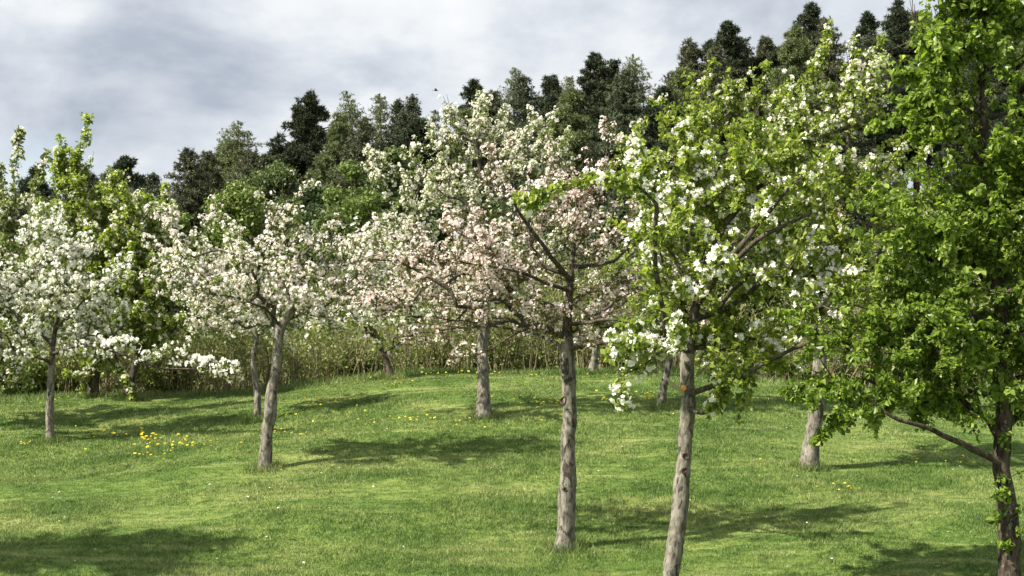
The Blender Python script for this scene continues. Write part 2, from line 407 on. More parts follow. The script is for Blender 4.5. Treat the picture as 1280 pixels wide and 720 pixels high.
# ------------------------------------------------------------------ orchard tree
def orchard_tree(label, spec, seed):
    """spec: base (px,py) or xyz; trunk [(px,py,depth offset)]; widths in px; limbs; blobs (px,py,rx,ry[,depth]); shoots"""
    rng = np.random.default_rng(seed)
    bx, by = spec['base']
    d0 = spec.get('d') or hit(bx, by)
    x0 = (bx - 640) / F * d0
    base = np.array([x0, d0, float(ground(x0, d0))])
    s = d0 / F                                         # metres per photo pixel there
    def W(p):
        off = p[2] if len(p) > 2 else 0.0
        return P(p[0], p[1], d0 + off)
    root = thing(spec.get('name', 'apple_tree'), label, spec.get('cat', 'apple tree'), base, spec.get('group', 'fruit trees of the orchard'))
    r_base = spec['w'][0] / 2 * s * 0.86; r_top = spec['w'][1] / 2 * s * 0.84
    tr = np.vstack([base - [0, 0, 0.12], base] + [W(p) for p in spec['trunk']])
    tr = resample(tr, 0.10)
    nodes = [p for p in tr]; parent = [-1] + list(range(len(tr) - 1))
    ntr = len(tr)
    fork_i = int(np.argmin([np.linalg.norm(p - W(spec['fork'])) for p in tr])) if 'fork' in spec else int(ntr * 0.55)
    plen = [0.0]
    for i in range(1, ntr): plen.append(plen[-1] + np.linalg.norm(tr[i] - tr[i - 1]))
    limb_tips = []; weak = spec.get('weak', ())
    for li_, lm in enumerate(spec.get('limbs', [])):
        lp = np.array([W(p) for p in lm])
        i0 = int(np.argmin([np.linalg.norm(np.array(n_) - lp[0]) for n_ in nodes]))
        lp[0] = nodes[i0]; extra = 4.0 if li_ in weak else 0.0
        q = resample(lp, 0.10)[1:]
        q = q + np.cumsum(rng.normal(size=q.shape) * 0.007, 0)
        pr = i0; ids = []
        for a in q:
            plen.append(plen[pr] + extra + np.linalg.norm(a - nodes[pr])); extra = 0; nodes.append(a); parent.append(pr); pr = len(nodes) - 1; ids.append(pr)
        limb_tips.append(ids)
    # crown scaffold points
    blobs = []
    for b in spec['blobs']:
        c = W((b[0], b[1], b[4] if len(b) > 4 else 0.0)); rx = b[2] * s; rz = b[3] * s
        ry = min(max(rx, rz), spec.get('rycap', 1.25)) * 0.85 if len(b) < 6 else b[5]
        blobs.append((c, np.array([rx, ry, rz])))
    vol = np.array([b[1].prod() for b in blobs]) ** 0.8; vol /= vol.sum()
    nsc = spec.get('scaffold', 150)
    pts = []
    for k in rng.choice(len(blobs), nsc, p=vol):
        u = unit(rng.normal(size=3)) * rng.uniform(0, 1) ** 0.45 * 0.92
        pts.append(blobs[k][0] + u * blobs[k][1])
    pts = np.array(pts); M = len(pts)
    nd = np.array(nodes); pl = np.array(plen)
    ok = np.ones(len(nd), bool); ok[:fork_i] = False; ok[0] = False
    bf = 0.28
    cost = np.full(M, 1e9); bestp = np.zeros(M, int)
    for j in np.where(ok)[0]:
        c = np.linalg.norm(pts - nd[j], axis=1) + bf * pl[j]
        m = c < cost; cost[m] = c[m]; bestp[m] = j
    left = np.ones(M, bool)
    for _ in range(M):
        i = int(np.argmin(np.where(left, cost, 1e9))); left[i] = False
        pr = bestp[i]; a = np.array(nodes[pr]); b = pts[i]
        dist = np.linalg.norm(b - a); n = max(1, int(dist / 0.12))
        side = rng.normal(size=3) * dist * 0.06; side[2] += dist * 0.05
        for t in (np.arange(n) + 1) / n:
            p = a + (b - a) * t + side * math.sin(math.pi * t)
            plen.append(plen[pr] + dist / n); nodes.append(p); parent.append(pr); pr = len(nodes) - 1
        c = np.linalg.norm(pts - b, axis=1) + bf * plen[pr]
        m = left & (c < cost); cost[m] = c[m]; bestp[m] = pr
    # wands: long spur-bearing shoots leaving the scaffold
    cen = np.average([b[0] for b in blobs], axis=0, weights=vol)
    n0 = len(nodes); cand = np.arange(fork_i + 2, n0)
    py_all = np.array([360 - (q_[2] - CZ) / q_[1] * F for q_ in nodes])
    cand = cand[py_all[cand] < spec.get('wand_floor', 9999)]
    upb = spec.get('up', 0.5); wl = spec.get('wand', 0.55)
    for w_ in range(spec.get('wands', 260)):
        j = int(rng.choice(cand)); a = np.array(nodes[j])
        o = unit(a - (cen - [0, 0, 0.35]))
        d = unit(o * 0.75 + rng.normal(size=3) * 0.55 + np.array([0, 0, upb]) * rng.uniform(0.2, 1.3))
        ln = wl * rng.uniform(0.35, 1.2); n = max(2, int(ln / 0.09)); pr = j
        for t in range(n):
            d = unit(d + rng.normal(size=3) * 0.10 + np.array([0, 0, 0.05]))
            a = a + d * ln / n
            nodes.append(a.copy()); parent.append(pr); plen.append(plen[pr] + ln / n); pr = len(nodes) - 1
    n_sh0 = len(nodes)
    for sh_ in spec.get('shoots', []):
        lp = np.array([W(p) for p in sh_])
        allp = np.array(nodes)[fork_i:]
        j = int(np.argmin(np.linalg.norm(allp - lp[0], axis=1))) + fork_i
        lp = np.vstack([np.array(nodes)[j][None], lp]) if np.linalg.norm(nodes[j] - lp[0]) > 0.05 else lp
        q = resample(lp, 0.09)[1:]; pr = j
        q = q + np.cumsum(rng.normal(size=q.shape) * 0.006, 0)
        for a in q:
            nodes.append(a); parent.append(pr); plen.append(plen[pr] + 0.09); pr = len(nodes) - 1
            if rng.random() < 0.55:
                b = a + unit(rng.normal(size=3) * 0.8 + np.array([0, 0, 0.6])) * rng.uniform(0.06, 0.22)
                nodes.append(b); parent.append(pr); plen.append(plen[pr] + .1)
    n_sh1 = len(nodes)
    for sp_ in spec.get('sprouts', []):
        a = W(sp_); j = int(np.argmin(np.linalg.norm(tr - a, axis=1))); pr = j
        dv = a - tr[j]
        for t in (0.4, 0.7, 1.0):
            b = tr[j] + dv * t + np.array([0, 0, .02 * t]); nodes.append(b); parent.append(pr); plen.append(plen[pr] + .05); pr = len(nodes) - 1
    nodes = np.array(nodes); parent = np.array(parent); nn = len(nodes)
    ch = [[] for _ in range(nn)]
    for i in range(1, nn): ch[parent[i]].append(i)
    tips = np.zeros(nn)
    order = np.argsort(np.array(plen))[::-1]
    for i in order:
        if not ch[i]: tips[i] = 1
        if parent[i] >= 0: tips[parent[i]] += tips[i]
    rt = 0.0035; tot = tips[fork_i]
    g = math.log(max(tot, 3)) / math.log(max(r_top * 0.95 / rt, 2.0))
    rad = rt * tips ** (1 / g)
    for i in range(ntr):
        if i <= fork_i:
            t = i / max(1, fork_i); rad[i] = r_base * (1 - t) + r_top * t
            hgt = nodes[i][2] - base[2]
            rad[i] *= 1 + 0.38 * math.exp(-max(hgt, 0) / 0.075)
        else:
            rad[i] = min(rad[i], rad[i - 1] * 0.975)
    for li_, (w0_, w1_) in spec.get('bold', {}).items():
        ids = limb_tips[li_]
        for k_, i_ in enumerate(ids):
            t = k_ / max(1, len(ids) - 1); rad[i_] = max(rad[i_], (w0_ * (1 - t) + w1_ * t) / 2 * s)
    # meshes: trunk = whole leader, branches = the rest
    fk = min(fork_i + 2, ntr - 2)
    tp, tv = resample(nodes[:fk + 1], 0.035, rad[:fk + 1])
    wob = np.cumsum(rng.normal(size=(len(tp), 2)) * 0.0035, 0) * np.sin(np.linspace(0, math.pi, len(tp)))[:, None]; tp[:, :2] += wob
    tv = tv * (1 + 0.05 * np.sin(np.arange(len(tv)) * 0.21 + rng.uniform(0, 6)) + 0.04 * np.sin(np.arange(len(tv)) * 0.47 + rng.uniform(0, 6)))
    mt = Mesh(); mt.tube(tp, tv, 18, rng, 0.05); mt.build('trunk', spec.get('bark', BARK), root)
    mb = Mesh(); lq, lr = resample(nodes[fk:ntr], 0.04, rad[fk:ntr]); lr[0] *= 0.97; mb.tube(lq, lr, 10, rng, 0.04); done = np.zeros(nn, bool); done[:ntr] = True
    stack = []
    for i in range(ntr):
        for c in ch[i]:
            if c >= ntr: stack.append((i, c))
    while stack:
        p, c = stack.pop(); chain = [p, c]
        while ch[c]:
            k = sorted(ch[c], key=lambda q: -rad[q]); 
            for z in k[1:]: stack.append((c, z))
            c = k[0]; chain.append(c)
        cp = nodes[chain]; cr = rad[chain].copy(); cr[0] = min(cr[1] * 1.25, cr[0]); cr[-1] *= 0.6
        big = cr[1]
        if big > 0.012: mb.tube(*resample(cp, 0.05, cr), k=8, rng=rng, rough=0.04)
        else: mb.tube(cp, cr, 4 if big > 0.006 else 3)
    mb.build('branches', spec.get('limb_bark', BARK_DK), root)
    # spurs on thin wood
    thin = np.array([i for i in range(max(1, fork_i), nn) if rad[i] < 0.011 and i >= ntr])
    el = np.linalg.norm(nodes[thin] - nodes[parent[thin]], axis=1)
    ns = spec.get('spurs', 2200)
    mid = nodes[thin]; ph0 = rng.uniform(0, 6.28, 8); fq0 = rng.uniform(2.5, 7.0, (8, 3)) * rng.choice([-1, 1], (8, 3))
    f0 = sum(np.sin(mid @ fq0[i] + ph0[i]) for i in range(8)) / 2.0
    el = el * np.clip(1 + spec.get('gaps', 0.75) * f0, 0.06, 2.6)
    el = np.where((thin >= n_sh0) & (thin < n_sh1), np.maximum(el, 0.09) * 1.9, el)
    pick = rng.choice(len(thin), ns, p=el / el.sum())
    t = rng.uniform(0, 1, ns)[:, None]
    a = nodes[parent[thin[pick]]]; b = nodes[thin[pick]]
    ax = unit(b - a)
    q = rng.normal(size=(ns, 3)); q = unit(q - ax * (q * ax).sum(1, keepdims=True))
    sp = a + (b - a) * t + q * rng.uniform(0.005, 0.035, ns)[:, None]
    dr = unit(q + np.array([0, 0, 0.55]) + ax * 0.3)
    rel = (sp - cen)
    # patchy bloom: a smooth random field decides where the blossom is dense
    ph = rng.uniform(0, 6.28, 9); fq = rng.uniform(1.6, 4.0, (9, 3)) * rng.choice([-1, 1], (9, 3))
    fld = sum(np.sin(sp @ fq[i] + ph[i]) for i in range(9)) / 3.0
    pb = np.clip(spec['bloom'] * (1 + spec.get('patch', 0.35) * fld), 0, 1)
    if 'bloom_fn' in spec: pb = pb * spec['bloom_fn'](sp, base, s)
    isb = rng.random(ns) < pb
    pl_ = rng.random(ns) < spec.get('leafy', 0.5)
    lv, lf = scatter(spec.get('tleaf', T_LEAF), sp[pl_], dr[pl_], rng.uniform(0.5, 1.3, pl_.sum()) * spec.get('ls', 1.0), rng)
    link_mesh('leaves', lv, lf, spec['leaf'], root)
    if isb.any():
        bp = sp[isb] + dr[isb] * 0.032
        bv, bf_ = scatter(spec.get('tbloom', T_BLOOM), bp, dr[isb], rng.uniform(0.85, 1.35, isb.sum()) * spec.get('bs', 1.0), rng)
        link_mesh('blossom', bv, bf_, spec['petal'], root)
    return root, s, d0

TREES = []
def T(label, seed, **k): TREES.append(orchard_tree(label, k, seed)); return TREES[-1]

# foreground left: bright white
T('apple tree at left edge thick with bright white blossom, on a slim straight trunk', 11,
  base=(63, 553), w=(13, 10), trunk=[(61, 500), (63, 455), (68, 420), (74, 370), (70, 320)], fork=(63, 455),
  limbs=[[(66, 440), (105, 432, -.3), (150, 440, -.5), (200, 458, -.6), (250, 462, -.6), (300, 470, -.6)], [(68, 430), (30, 400, .2), (-15, 380, .3)], [(70, 410), (110, 370, -.3), (140, 350, -.4)], [(64, 450), (40, 440, -.3), (5, 455, -.5)]],
  blobs=[(15, 370, 65, 85), (85, 375, 50, 60), (60, 320, 60, 45), (-35, 390, 60, 75), (120, 410, 55, 30), (10, 450, 45, 28)], shoots=[[(175, 452, -.6), (215, 450, -.6), (255, 458, -.6), (302, 468, -.6)], [(180, 452, -.6), (205, 440, -.6), (225, 428, -.6)], [(240, 460, -.6), (262, 452, -.6), (282, 455, -.6)], [(120, 436, -.4), (150, 428, -.5), (172, 430, -.5)]], wand_floor=442, bold={0: (4.5, 1.2)}, gaps=0.45,
  scaffold=170, wands=260, wand=0.42, up=0.3, spurs=2500, bloom=0.60, patch=0.3, leaf=LEAF_SAGE, petal=BLOOM_WHITE, bs=0.92, tbloom=T_BLOOM_BIG, tleaf=T_LEAF)
T('blushed white apple tree with a crooked leaning trunk, forking low, left of centre', 12,
  base=(331, 587), w=(19, 15), trunk=[(333, 545), (341, 490), (347, 440), (351, 410), (366, 388, 0), (378, 350), (372, 305)], fork=(351, 410),
  limbs=[[(352, 408), (330, 385, -.3), (290, 372, -.5), (250, 365, -.6), (215, 352, -.7)], [(358, 398), (400, 378, .3), (450, 350, .4), (470, 330, .4)], [(360, 392), (352, 350, .3), (330, 320, .4)], [(366, 388), (410, 395, -.4), (440, 402, -.6)], [(352, 405), (320, 400, .5), (280, 405, .7)]],
  blobs=[(360, 345, 90, 62), (300, 385, 50, 42), (430, 335, 50, 52), (352, 275, 34, 38), (240, 330, 42, 40), (410, 385, 55, 28), (260, 385, 40, 30)],
  shoots=[[(350, 290), (330, 262), (318, 236)], [(355, 280), (372, 250), (392, 226)], [(240, 315), (215, 285), (200, 262)], [(330, 300), (285, 285), (262, 250)], [(215, 330), (190, 305), (182, 295)]],
  scaffold=190, wands=260, wand=0.42, up=0.45, spurs=3300, bloom=0.62, patch=0.35, leaf=LEAF_SAGE, petal=BLOOM_BLUSH, tleaf=T_LEAF_SMALL, ls=1.2, bs=0.8, leafy=0.65)
T('tall cream blossomed apple tree in the middle, its straight trunk behind the pink one', 13,
  base=(605, 522), w=(20, 16), trunk=[(604, 480), (603, 440), (605, 400), (608, 330), (606, 260), (598, 200), (594, 160)], fork=(605, 400),
  limbs=[[(606, 390), (560, 350, .3), (510, 320, .5), (470, 300, .5)], [(607, 350), (650, 300, .3), (680, 250, .4)], [(606, 300), (560, 240, .4), (520, 210, .4)], [(604, 410), (560, 400, -.4), (500, 395, -.6), (455, 400, -.7)]],
  blobs=[(600, 225, 100, 70), (530, 260, 75, 55), (560, 345, 105, 60), (655, 205, 55, 52), (595, 172, 52, 32), (500, 385, 65, 32), (470, 320, 45, 45), (650, 300, 70, 70), (690, 220, 45, 50), (640, 190, 60, 45), (690, 250, 50, 50)],
  shoots=[[(560, 180), (557, 150), (556, 128)], [(620, 165), (628, 150), (632, 132)], [(500, 215), (478, 205), (458, 188)], [(660, 170), (672, 158), (680, 148)], [(480, 240), (462, 215), (456, 205)]],
  scaffold=260, wands=420, wand=0.42, up=0.8, spurs=5800, bloom=0.54, bs=0.78, patch=0.35, leafy=0.8, leaf=LEAF_SAGE, petal=BLOOM_CREAM, tleaf=T_LEAF_SMALL, ls=1.15)
D = T('pink blossomed apple tree with wide bare twigs, on the straight trunk at front centre', 14,
  base=(706, 686), w=(26, 20), trunk=[(706, 640), (705, 560), (707, 500), (708, 450), (709, 405), (713, 350), (718, 300), (722, 250)], fork=(708, 450),
  limbs=[[(708, 436), (760, 428, -.3), (830, 428, -.4), (890, 420, -.4)], [(708, 420), (672, 408, -.3), (640, 420, -.4), (612, 440, -.4)], [(711, 390), (665, 375, .3), (590, 372, .5), (520, 362, .6), (470, 350, .6)], [(713, 350), (680, 310, -.4), (650, 270, -.6), (628, 230, -.7)], [(714, 340), (770, 325, .3), (800, 290, .5)], [(709, 400), (770, 395, -.5), (820, 390, -.6)], [(712, 370), (640, 340, -.5), (570, 330, -.7)], [(716, 320), (740, 280, .2), (755, 240, .2)], [(708, 430), (640, 412, .5), (560, 415, .6), (480, 424, .7)]],
  blobs=[(700, 310, 90, 85), (605, 335, 85, 65), (520, 365, 75, 48), (785, 335, 50, 60), (735, 250, 48, 48), (690, 395, 95, 26), (590, 400, 80, 26), (640, 260, 50, 50), (460, 340, 40, 55)],
  shoots=[[(745, 240), (758, 200), (762, 165), (760, 146)], [(640, 250), (622, 225), (612, 200)], [(690, 240), (692, 205), (690, 180)], [(780, 280), (800, 240), (812, 215)]],
  scaffold=230, wands=300, wand=0.42, up=0.3, spurs=3300, bloom=0.68, patch=0.2, leaf=LEAF_BRONZE, petal=BLOOM_PINK, tleaf=T_LEAF_SMALL, tbloom=T_BLOOM_SM, leafy=0.8, bs=0.9, gaps=0.8, bold={0: (5, 2), 1: (5, 2), 2: (6, 2.5), 3: (7, 2.5), 4: (6, 2.5), 5: (5, 2), 6: (5, 2), 8: (4, 2)})
E = T('green apple tree with white blossom clusters, leaning grey trunk bearing an orange pruning cut', 15,
  base=(830, 765), rycap=0.8, w=(26, 21), trunk=[(833, 750), (840, 700), (848, 640), (855, 570), (860, 510), (859, 460), (866, 400), (880, 340), (905, 280)], fork=(859, 475),
  limbs=[[(860, 492), (900, 482, -.2), (940, 465, -.3), (975, 445, -.3), (1010, 430, -.3)], [(861, 512), (885, 512, -.2), (900, 490, -.3)], [(859, 450), (835, 428, -.3), (800, 436, -.4), (768, 455, -.5)], [(866, 400), (840, 360, .3), (820, 300, .4), (805, 240, .3)], [(875, 360), (920, 320, -.4), (965, 290, -.6), (1010, 270, -.7)], [(868, 395), (920, 380, .4), (980, 330, .5), (1040, 300, .5)], [(862, 440), (920, 420, .4), (980, 415, .5)], [(905, 280), (940, 240, 0), (975, 205, 0)], [(870, 385), (905, 325, -.55), (955, 262, -.7), (1000, 215, -.8)], [(812, 400, -.2), (818, 335, -.8), (821, 255, -.95)], [(821, 257, -.95), (800, 235, -.95), (760, 224, -.9), (715, 227, -.8), (680, 243, -.7), (655, 265, -.6)]],
  bold={0: (8, 3), 1: (6, 1.5), 2: (6, 2), 4: (9, 4), 5: (9, 4), 8: (10, 4), 9: (7, 5), 10: (3, 1.8)},
  blobs=[(880, 320, 95, 90), (965, 290, 80, 85), (826, 290, 38, 60), (808, 440, 58, 28), (925, 430, 85, 38), (905, 225, 95, 50), (1015, 370, 55, 60), (985, 220, 60, 45), (840, 380, 60, 50)],
  shoots=[[(800, 240), (790, 205), (800, 175)], [(860, 200), (855, 175), (862, 160)], [(830, 430, -.4), (795, 434, -.6), (758, 448, -.7)], [(835, 432, -.3), (805, 452, -.5), (778, 466, -.6)], [(845, 435, -.5), (850, 415, -.8), (838, 398, -.9)], [(810, 436, -.5), (790, 425, -.8), (765, 430, -.8)], [(900, 488, -.3), (905, 472, -.4), (920, 460, -.5)], [(895, 492, -.3), (902, 500, -.3), (890, 510, -.3)]],
  wand_floor=465, weak=(1,), scaffold=200, wands=260, wand=0.36, up=0.4, bloom_fn=lambda sp, b, s: 1 + 0.9 * ((sp[:, 0] / sp[:, 1] * F + 640 < 880) & (360 - (sp[:, 2] - CZ) / sp[:, 1] * F > 405)), ls=0.82, bs=0.88, spurs=3300, bloom=0.21, patch=1.0, leaf=LEAF_FRESH, petal=BLOOM_WHITE, tleaf=T_LEAF_BIG, tbloom=T_BLOOM_BIG, leafy=1.0)
T('tall green apple tree with cream topped spires, its brown trunk left of the pear tree', 16,
  base=(1011, 585), w=(25, 20), trunk=[(1015, 550), (1019, 510), (1022, 470), (1030, 400), (1045, 320), (1056, 230), (1062, 150), (1066, 100)], fork=(1022, 460),
  limbs=[[(1024, 440), (1060, 410, .3), (1100, 380, .4)], [(1030, 400), (1000, 360, .3), (975, 310, .4)], [(1045, 320), (1090, 280, .3), (1120, 240, .3)]],
  blobs=[(1050, 255, 75, 95), (1060, 380, 70, 75), (1072, 130, 42, 62), (1010, 185, 55, 55), (1110, 260, 50, 90), (990, 250, 50, 60)],
  shoots=[[(1000, 150), (1012, 100), (1028, 60), (1036, 26)], [(1062, 130), (1068, 90), (1066, 48)], [(1085, 120), (1096, 80), (1100, 45)], [(985, 160), (975, 130), (985, 105)]],
  scaffold=240, wands=420, wand=0.42, up=0.9, spurs=4200, bloom=0.2, patch=0.7, leaf=LEAF_FRESH, petal=BLOOM_CREAM, tleaf=T_LEAF, leafy=1.0,
  bloom_fn=lambda sp, b, s: np.where(sp[:, 2] - b[2] > 3.3, 1.35, 0.45))
G = T('big dense green pear tree at the right edge, dark rough trunk with a low bough', 17, name='pear_tree', cat='pear tree',
  base=(1268, 798), w=(34, 27), trunk=[(1267, 760), (1265, 700), (1262, 640), (1254, 580), (1255, 530), (1256, 460), (1250, 380), (1240, 280), (1232, 180), (1228, 90), (1230, 20), (1232, -40)], fork=(1254, 575),
  limbs=[[(1254, 572), (1215, 560, -.1), (1170, 540, -.3), (1130, 525, -.4), (1095, 505, -.4), (1070, 480, -.4)], [(1255, 545), (1232, 518, .2), (1210, 503, .3), (1180, 470, .4)], [(1256, 540), (1285, 515, .2), (1330, 480, .4)], [(1256, 470), (1210, 420, -.4), (1150, 380, -.5)], [(1250, 380), (1200, 310, .4), (1150, 260, .4)], [(1240, 300), (1290, 230, -.3), (1320, 160, -.3)], [(1236, 220), (1190, 150, -.3), (1160, 90, -.3)]],
  blobs=[(1200, 140, 62, 95), (1195, 40, 50, 60), (1170, 200, 40, 60), (1165, 110, 34, 70), (1170, 30, 34, 50), (1210, 0, 40, 40), (1235, 240, 75, 110), (1240, 400, 70, 80), (1180, 400, 60, 60), (1165, 310, 88, 95), (1240, 40, 70, 75), (1110, 420, 75, 62), (1045, 440, 48, 42), (1035, 480, 45, 36), (1010, 450, 32, 36), (1080, 500, 50, 26), (1140, 490, 60, 34), (1200, 490, 50, 26), (1060, 400, 60, 50), (1215, 420, 85, 72), (1290, 260, 70, 170), (1380, 300, 70, 150), (1170, 60, 30, 50), (1350, 430, 80, 60), (1120, 490, 55, 30), (1020, 480, 25, 25), (1190, 500, 55, 20)],
  scaffold=500, wands=1200, wand=0.34, up=0.15, spurs=13500, bloom=0.0, leaf=LEAF_PEAR, petal=BLOOM_WHITE, tleaf=T_PEAR, ls=0.88, gaps=0.45, leafy=1.0, bark=BARK_PEAR, limb_bark=BARK_PEAR, wand_floor=512, weak=(0, 1), bold={0: (9, 3), 1: (10, 5), 2: (10, 5)}, sprouts=[(1244, 618, -.15), (1284, 590, -.1), (1243, 652, -.15), (1284, 640, -.1), (1248, 682, -.15), (1282, 668, -.12), (1246, 600, -.1)])
# rows behind
T('slim leafy apple tree, thin trunk just left of the leaning trunk with the orange cut', 18,
  base=(826, 508), w=(13, 10), trunk=[(830, 485), (836, 460), (845, 400), (858, 320), (872, 240), (885, 170)], fork=(840, 430),
  blobs=[(880, 190, 78, 58), (825, 240, 58, 58), (900, 140, 40, 45), (950, 150, 45, 50), (970, 240, 60, 60), (850, 310, 70, 50)],
  shoots=[[(885, 150), (885, 110), (892, 78)], [(930, 140), (925, 115), (930, 98)], [(955, 130), (965, 105), (960, 82)], [(800, 200), (795, 175), (803, 150)], [(900, 130), (912, 120), (922, 100)]],
  scaffold=180, wands=330, wand=0.55, up=1.0, spurs=3600, bloom=0.07, patch=0.8, leaf=LEAF_FRESH, petal=BLOOM_CREAM, tleaf=T_LEAF_BIG, ls=1.1)
T('slight apple tree with a thin dark trunk just behind the crooked leaning one', 19,
  base=(322, 525), w=(10, 8), trunk=[(321, 490), (318, 450), (321, 420), (312, 380), (300, 340)], fork=(320, 435),
  blobs=[(290, 400, 42, 32), (285, 345, 42, 42), (330, 400, 38, 28), (250, 350, 30, 40)],
  scaffold=90, wands=150, wand=0.5, up=0.4, spurs=1500, bloom=0.4, leaf=LEAF_SAGE, petal=BLOOM_CREAM)
T('low forked dark apple tree by the thicket, crown green with white sprays', 20,
  base=(163, 500), w=(14, 13), trunk=[(163, 490), (164, 474), (170, 450), (174, 420), (178, 370)], fork=(164, 474), bark=BARK_OLD,
  limbs=[[(163, 478), (148, 462, 0), (132, 446, -.2), (110, 430, -.3)], [(172, 440), (200, 400, .3), (240, 370, .4)], [(148, 462), (140, 430, .4), (130, 390, .4)]],
  blobs=[(175, 330, 70, 70), (215, 380, 50, 42), (150, 400, 60, 35), (180, 280, 50, 40), (235, 400, 35, 22)],
  shoots=[[(200, 290), (210, 262), (205, 240)]],
  scaffold=170, wands=260, wand=0.55, up=0.6, spurs=5200, gaps=0.5, bloom=0.30, patch=0.6, leaf=LEAF_FRESH, petal=BLOOM_CREAM, tleaf=T_LEAF_BIG, leafy=0.85)
T('old apple tree with two dark stems side by side, pale leafy spire above', 21,
  base=(118, 497), w=(15, 12), trunk=[(120, 470), (124, 440), (118, 380), (108, 320), (100, 260)], fork=(123, 445), bark=BARK_OLD,
  limbs=[[(118, 494), (108, 470, -.1), (112, 440, -.1), (98, 400, -.2)]],
  blobs=[(100, 300, 70, 70), (90, 245, 42, 42), (60, 340, 60, 60), (140, 330, 50, 60), (105, 400, 60, 40)],
  shoots=[[(95, 240), (97, 205), (106, 175), (113, 146)], [(75, 240), (78, 210), (74, 185)], [(88, 225), (90, 200), (98, 180)], [(130, 260), (140, 235), (135, 222)]],
  scaffold=190, wands=300, wand=0.55, up=0.8, spurs=5600, gaps=0.5, bloom=0.20, patch=0.5, leaf=LEAF_FRESH, petal=BLOOM_CREAM, tleaf=T_LEAF_BIG, leafy=0.9)
T('apple tree mostly beyond the left edge with dark low boughs and pale shoots', 22,
  base=(-30, 535), w=(24, 20), trunk=[(-28, 510), (-24, 480), (-18, 440), (-8, 380), (2, 300)], fork=(-24, 480), bark=BARK_OLD,
  limbs=[[(-24, 490), (0, 472, -.1), (22, 452, -.1), (38, 440, 0)], [(-26, 478), (-2, 455, .2), (15, 425, .3), (30, 400, .3)], [(-24, 470), (-60, 430, .3), (-100, 400, .3)]],
  blobs=[(5, 300, 55, 50), (-20, 400, 70, 70), (-70, 330, 70, 90), (30, 260, 28, 28)],
  shoots=[[(20, 260), (18, 220), (24, 190), (22, 162)], [(8, 260), (2, 230), (-2, 205)], [(30, 260), (45, 230), (58, 200)], [(-20, 270), (-25, 220), (-20, 180)]],
  scaffold=170, wands=230, wand=0.5, up=0.6, spurs=2700, bloom=0.3, leaf=LEAF_SAGE, petal=BLOOM_CREAM, tleaf=T_LEAF_BIG, leafy=0.85)
T('small apple tree with a short dark leaning trunk against the thicket, left of centre', 23,
  base=(489, 474), w=(10, 9), trunk=[(486, 458), (479, 443), (470, 420), (462, 390)], fork=(479, 443), bark=BARK_OLD,
  limbs=[[(480, 445), (505, 425, .2), (535, 412, .2)]],
  blobs=[(460, 385, 55, 38), (420, 395, 42, 30), (510, 400, 42, 26), (470, 350, 50, 40)],
  scaffold=110, wands=180, wand=0.5, up=0.5, spurs=1900, bloom=0.3, leaf=LEAF_FRESH, petal=BLOOM_BLUSH)
T('young tree with a pale thin trunk right of the pink tree near the crest', 24,
  base=(740, 468), w=(11, 9), trunk=[(741, 455), (745, 435), (752, 400), (762, 350)], fork=(748, 418),
  blobs=[(765, 370, 55, 45), (740, 400, 45, 25), (790, 400, 50, 35)],
  scaffold=90, wands=160, wand=0.5, up=0.6, spurs=1500, bloom=0.12, leaf=LEAF_FRESH, petal=BLOOM_BLUSH)
# outside the frame at the left; its shade lies across the bottom left of the lawn
T('apple tree beyond the left edge whose shade crosses the near lawn', 25,
  base=(-400, 700), d=11.3, w=(26, 22), trunk=[(-400, 560), (-395, 430), (-390, 300), (-385, 200)], fork=(-396, 440),
  rycap=0.6, blobs=[(-360, 200, 130, 60), (-460, 230, 110, 60), (-310, 240, 90, 45), (-410, 150, 90, 40)],
  scaffold=200, wands=320, wand=0.5, up=0.4, spurs=4200, bloom=0.4, leaf=LEAF_SAGE, petal=BLOOM_WHITE, tleaf=T_LEAF_BIG)

# pruning scars and cut stub -----------------------------------------------------------
def disc_scar(root, s, d0, px_, py_, r, mat, name='pruning_scar', stretch=1.2):
    tr = [c for c in root.children if c.name.startswith('trunk')][0]
    V = np.array([v.co for v in tr.data.vertices]) + np.array(root.location)
    # the trunk point nearest that photo position on the camera side
    X = V[:, 0] / V[:, 1] * F + 640; Y = 360 - (V[:, 2] - CZ) / V[:, 1] * F
    near = ((X - px_) ** 2 + (Y - py_) ** 2 < 12 ** 2)
    c = V[near]; c = c[np.argmin((np.hypot((V[near][:, 0] / V[near][:, 1] * F + 640 - px_), Y[near] - py_)) + 60 * (V[near][:, 1] - V[near][:, 1].min()))]
    ctr = V[near].mean(0); nrm = c - ctr; nrm[2] = 0; nrm = unit(nrm)
    if nrm[1] > -0.2: nrm = np.array([0, -1.0, 0])
    x = np.array([-nrm[1], nrm[0], 0]); z = np.array([0, 0, 1.0])
    m = Mesh(); k = 20; a = np.arange(k) * 2 * math.pi / k
    prof = [(1.0, -0.012), (1.0, 0.009), (0.8, 0.013), (0.4, 0.014), (0.0, 0.014)] if name == 'pruning_cut' else [(1.25, -0.010), (1.15, 0.007), (1.0, 0.012), (0.85, 0.008), (0.7, 0.0), (0.35, -0.001), (0.0, 0.001)]
    w_ = 1 + 0.18 * np.sin(2 * a + px_) + 0.12 * np.sin(3 * a + py_)
    V2 = np.concatenate([c + (w_ * np.cos(a))[:, None] * x * r * p + (w_ * np.sin(a))[:, None] * z * r * p * stretch + nrm * h for p, h in prof])
    idx = np.arange(len(prof) * k).reshape(len(prof), k)
    q = np.stack([idx[:-1], np.roll(idx[:-1], -1, 1), np.roll(idx[1:], -1, 1), idx[1:]], -1).reshape(-1, 4)
    return link_mesh(name, V2, q, mat, root, True)
SCAR = bark_mat('scar_wood', (0.09, 0.065, 0.045), (0.05, 0.036, 0.026), (0.018, 0.013, 0.01), None, 2)
CUT = plain_mat('fresh_cut_wood', (0.72, 0.34, 0.07))
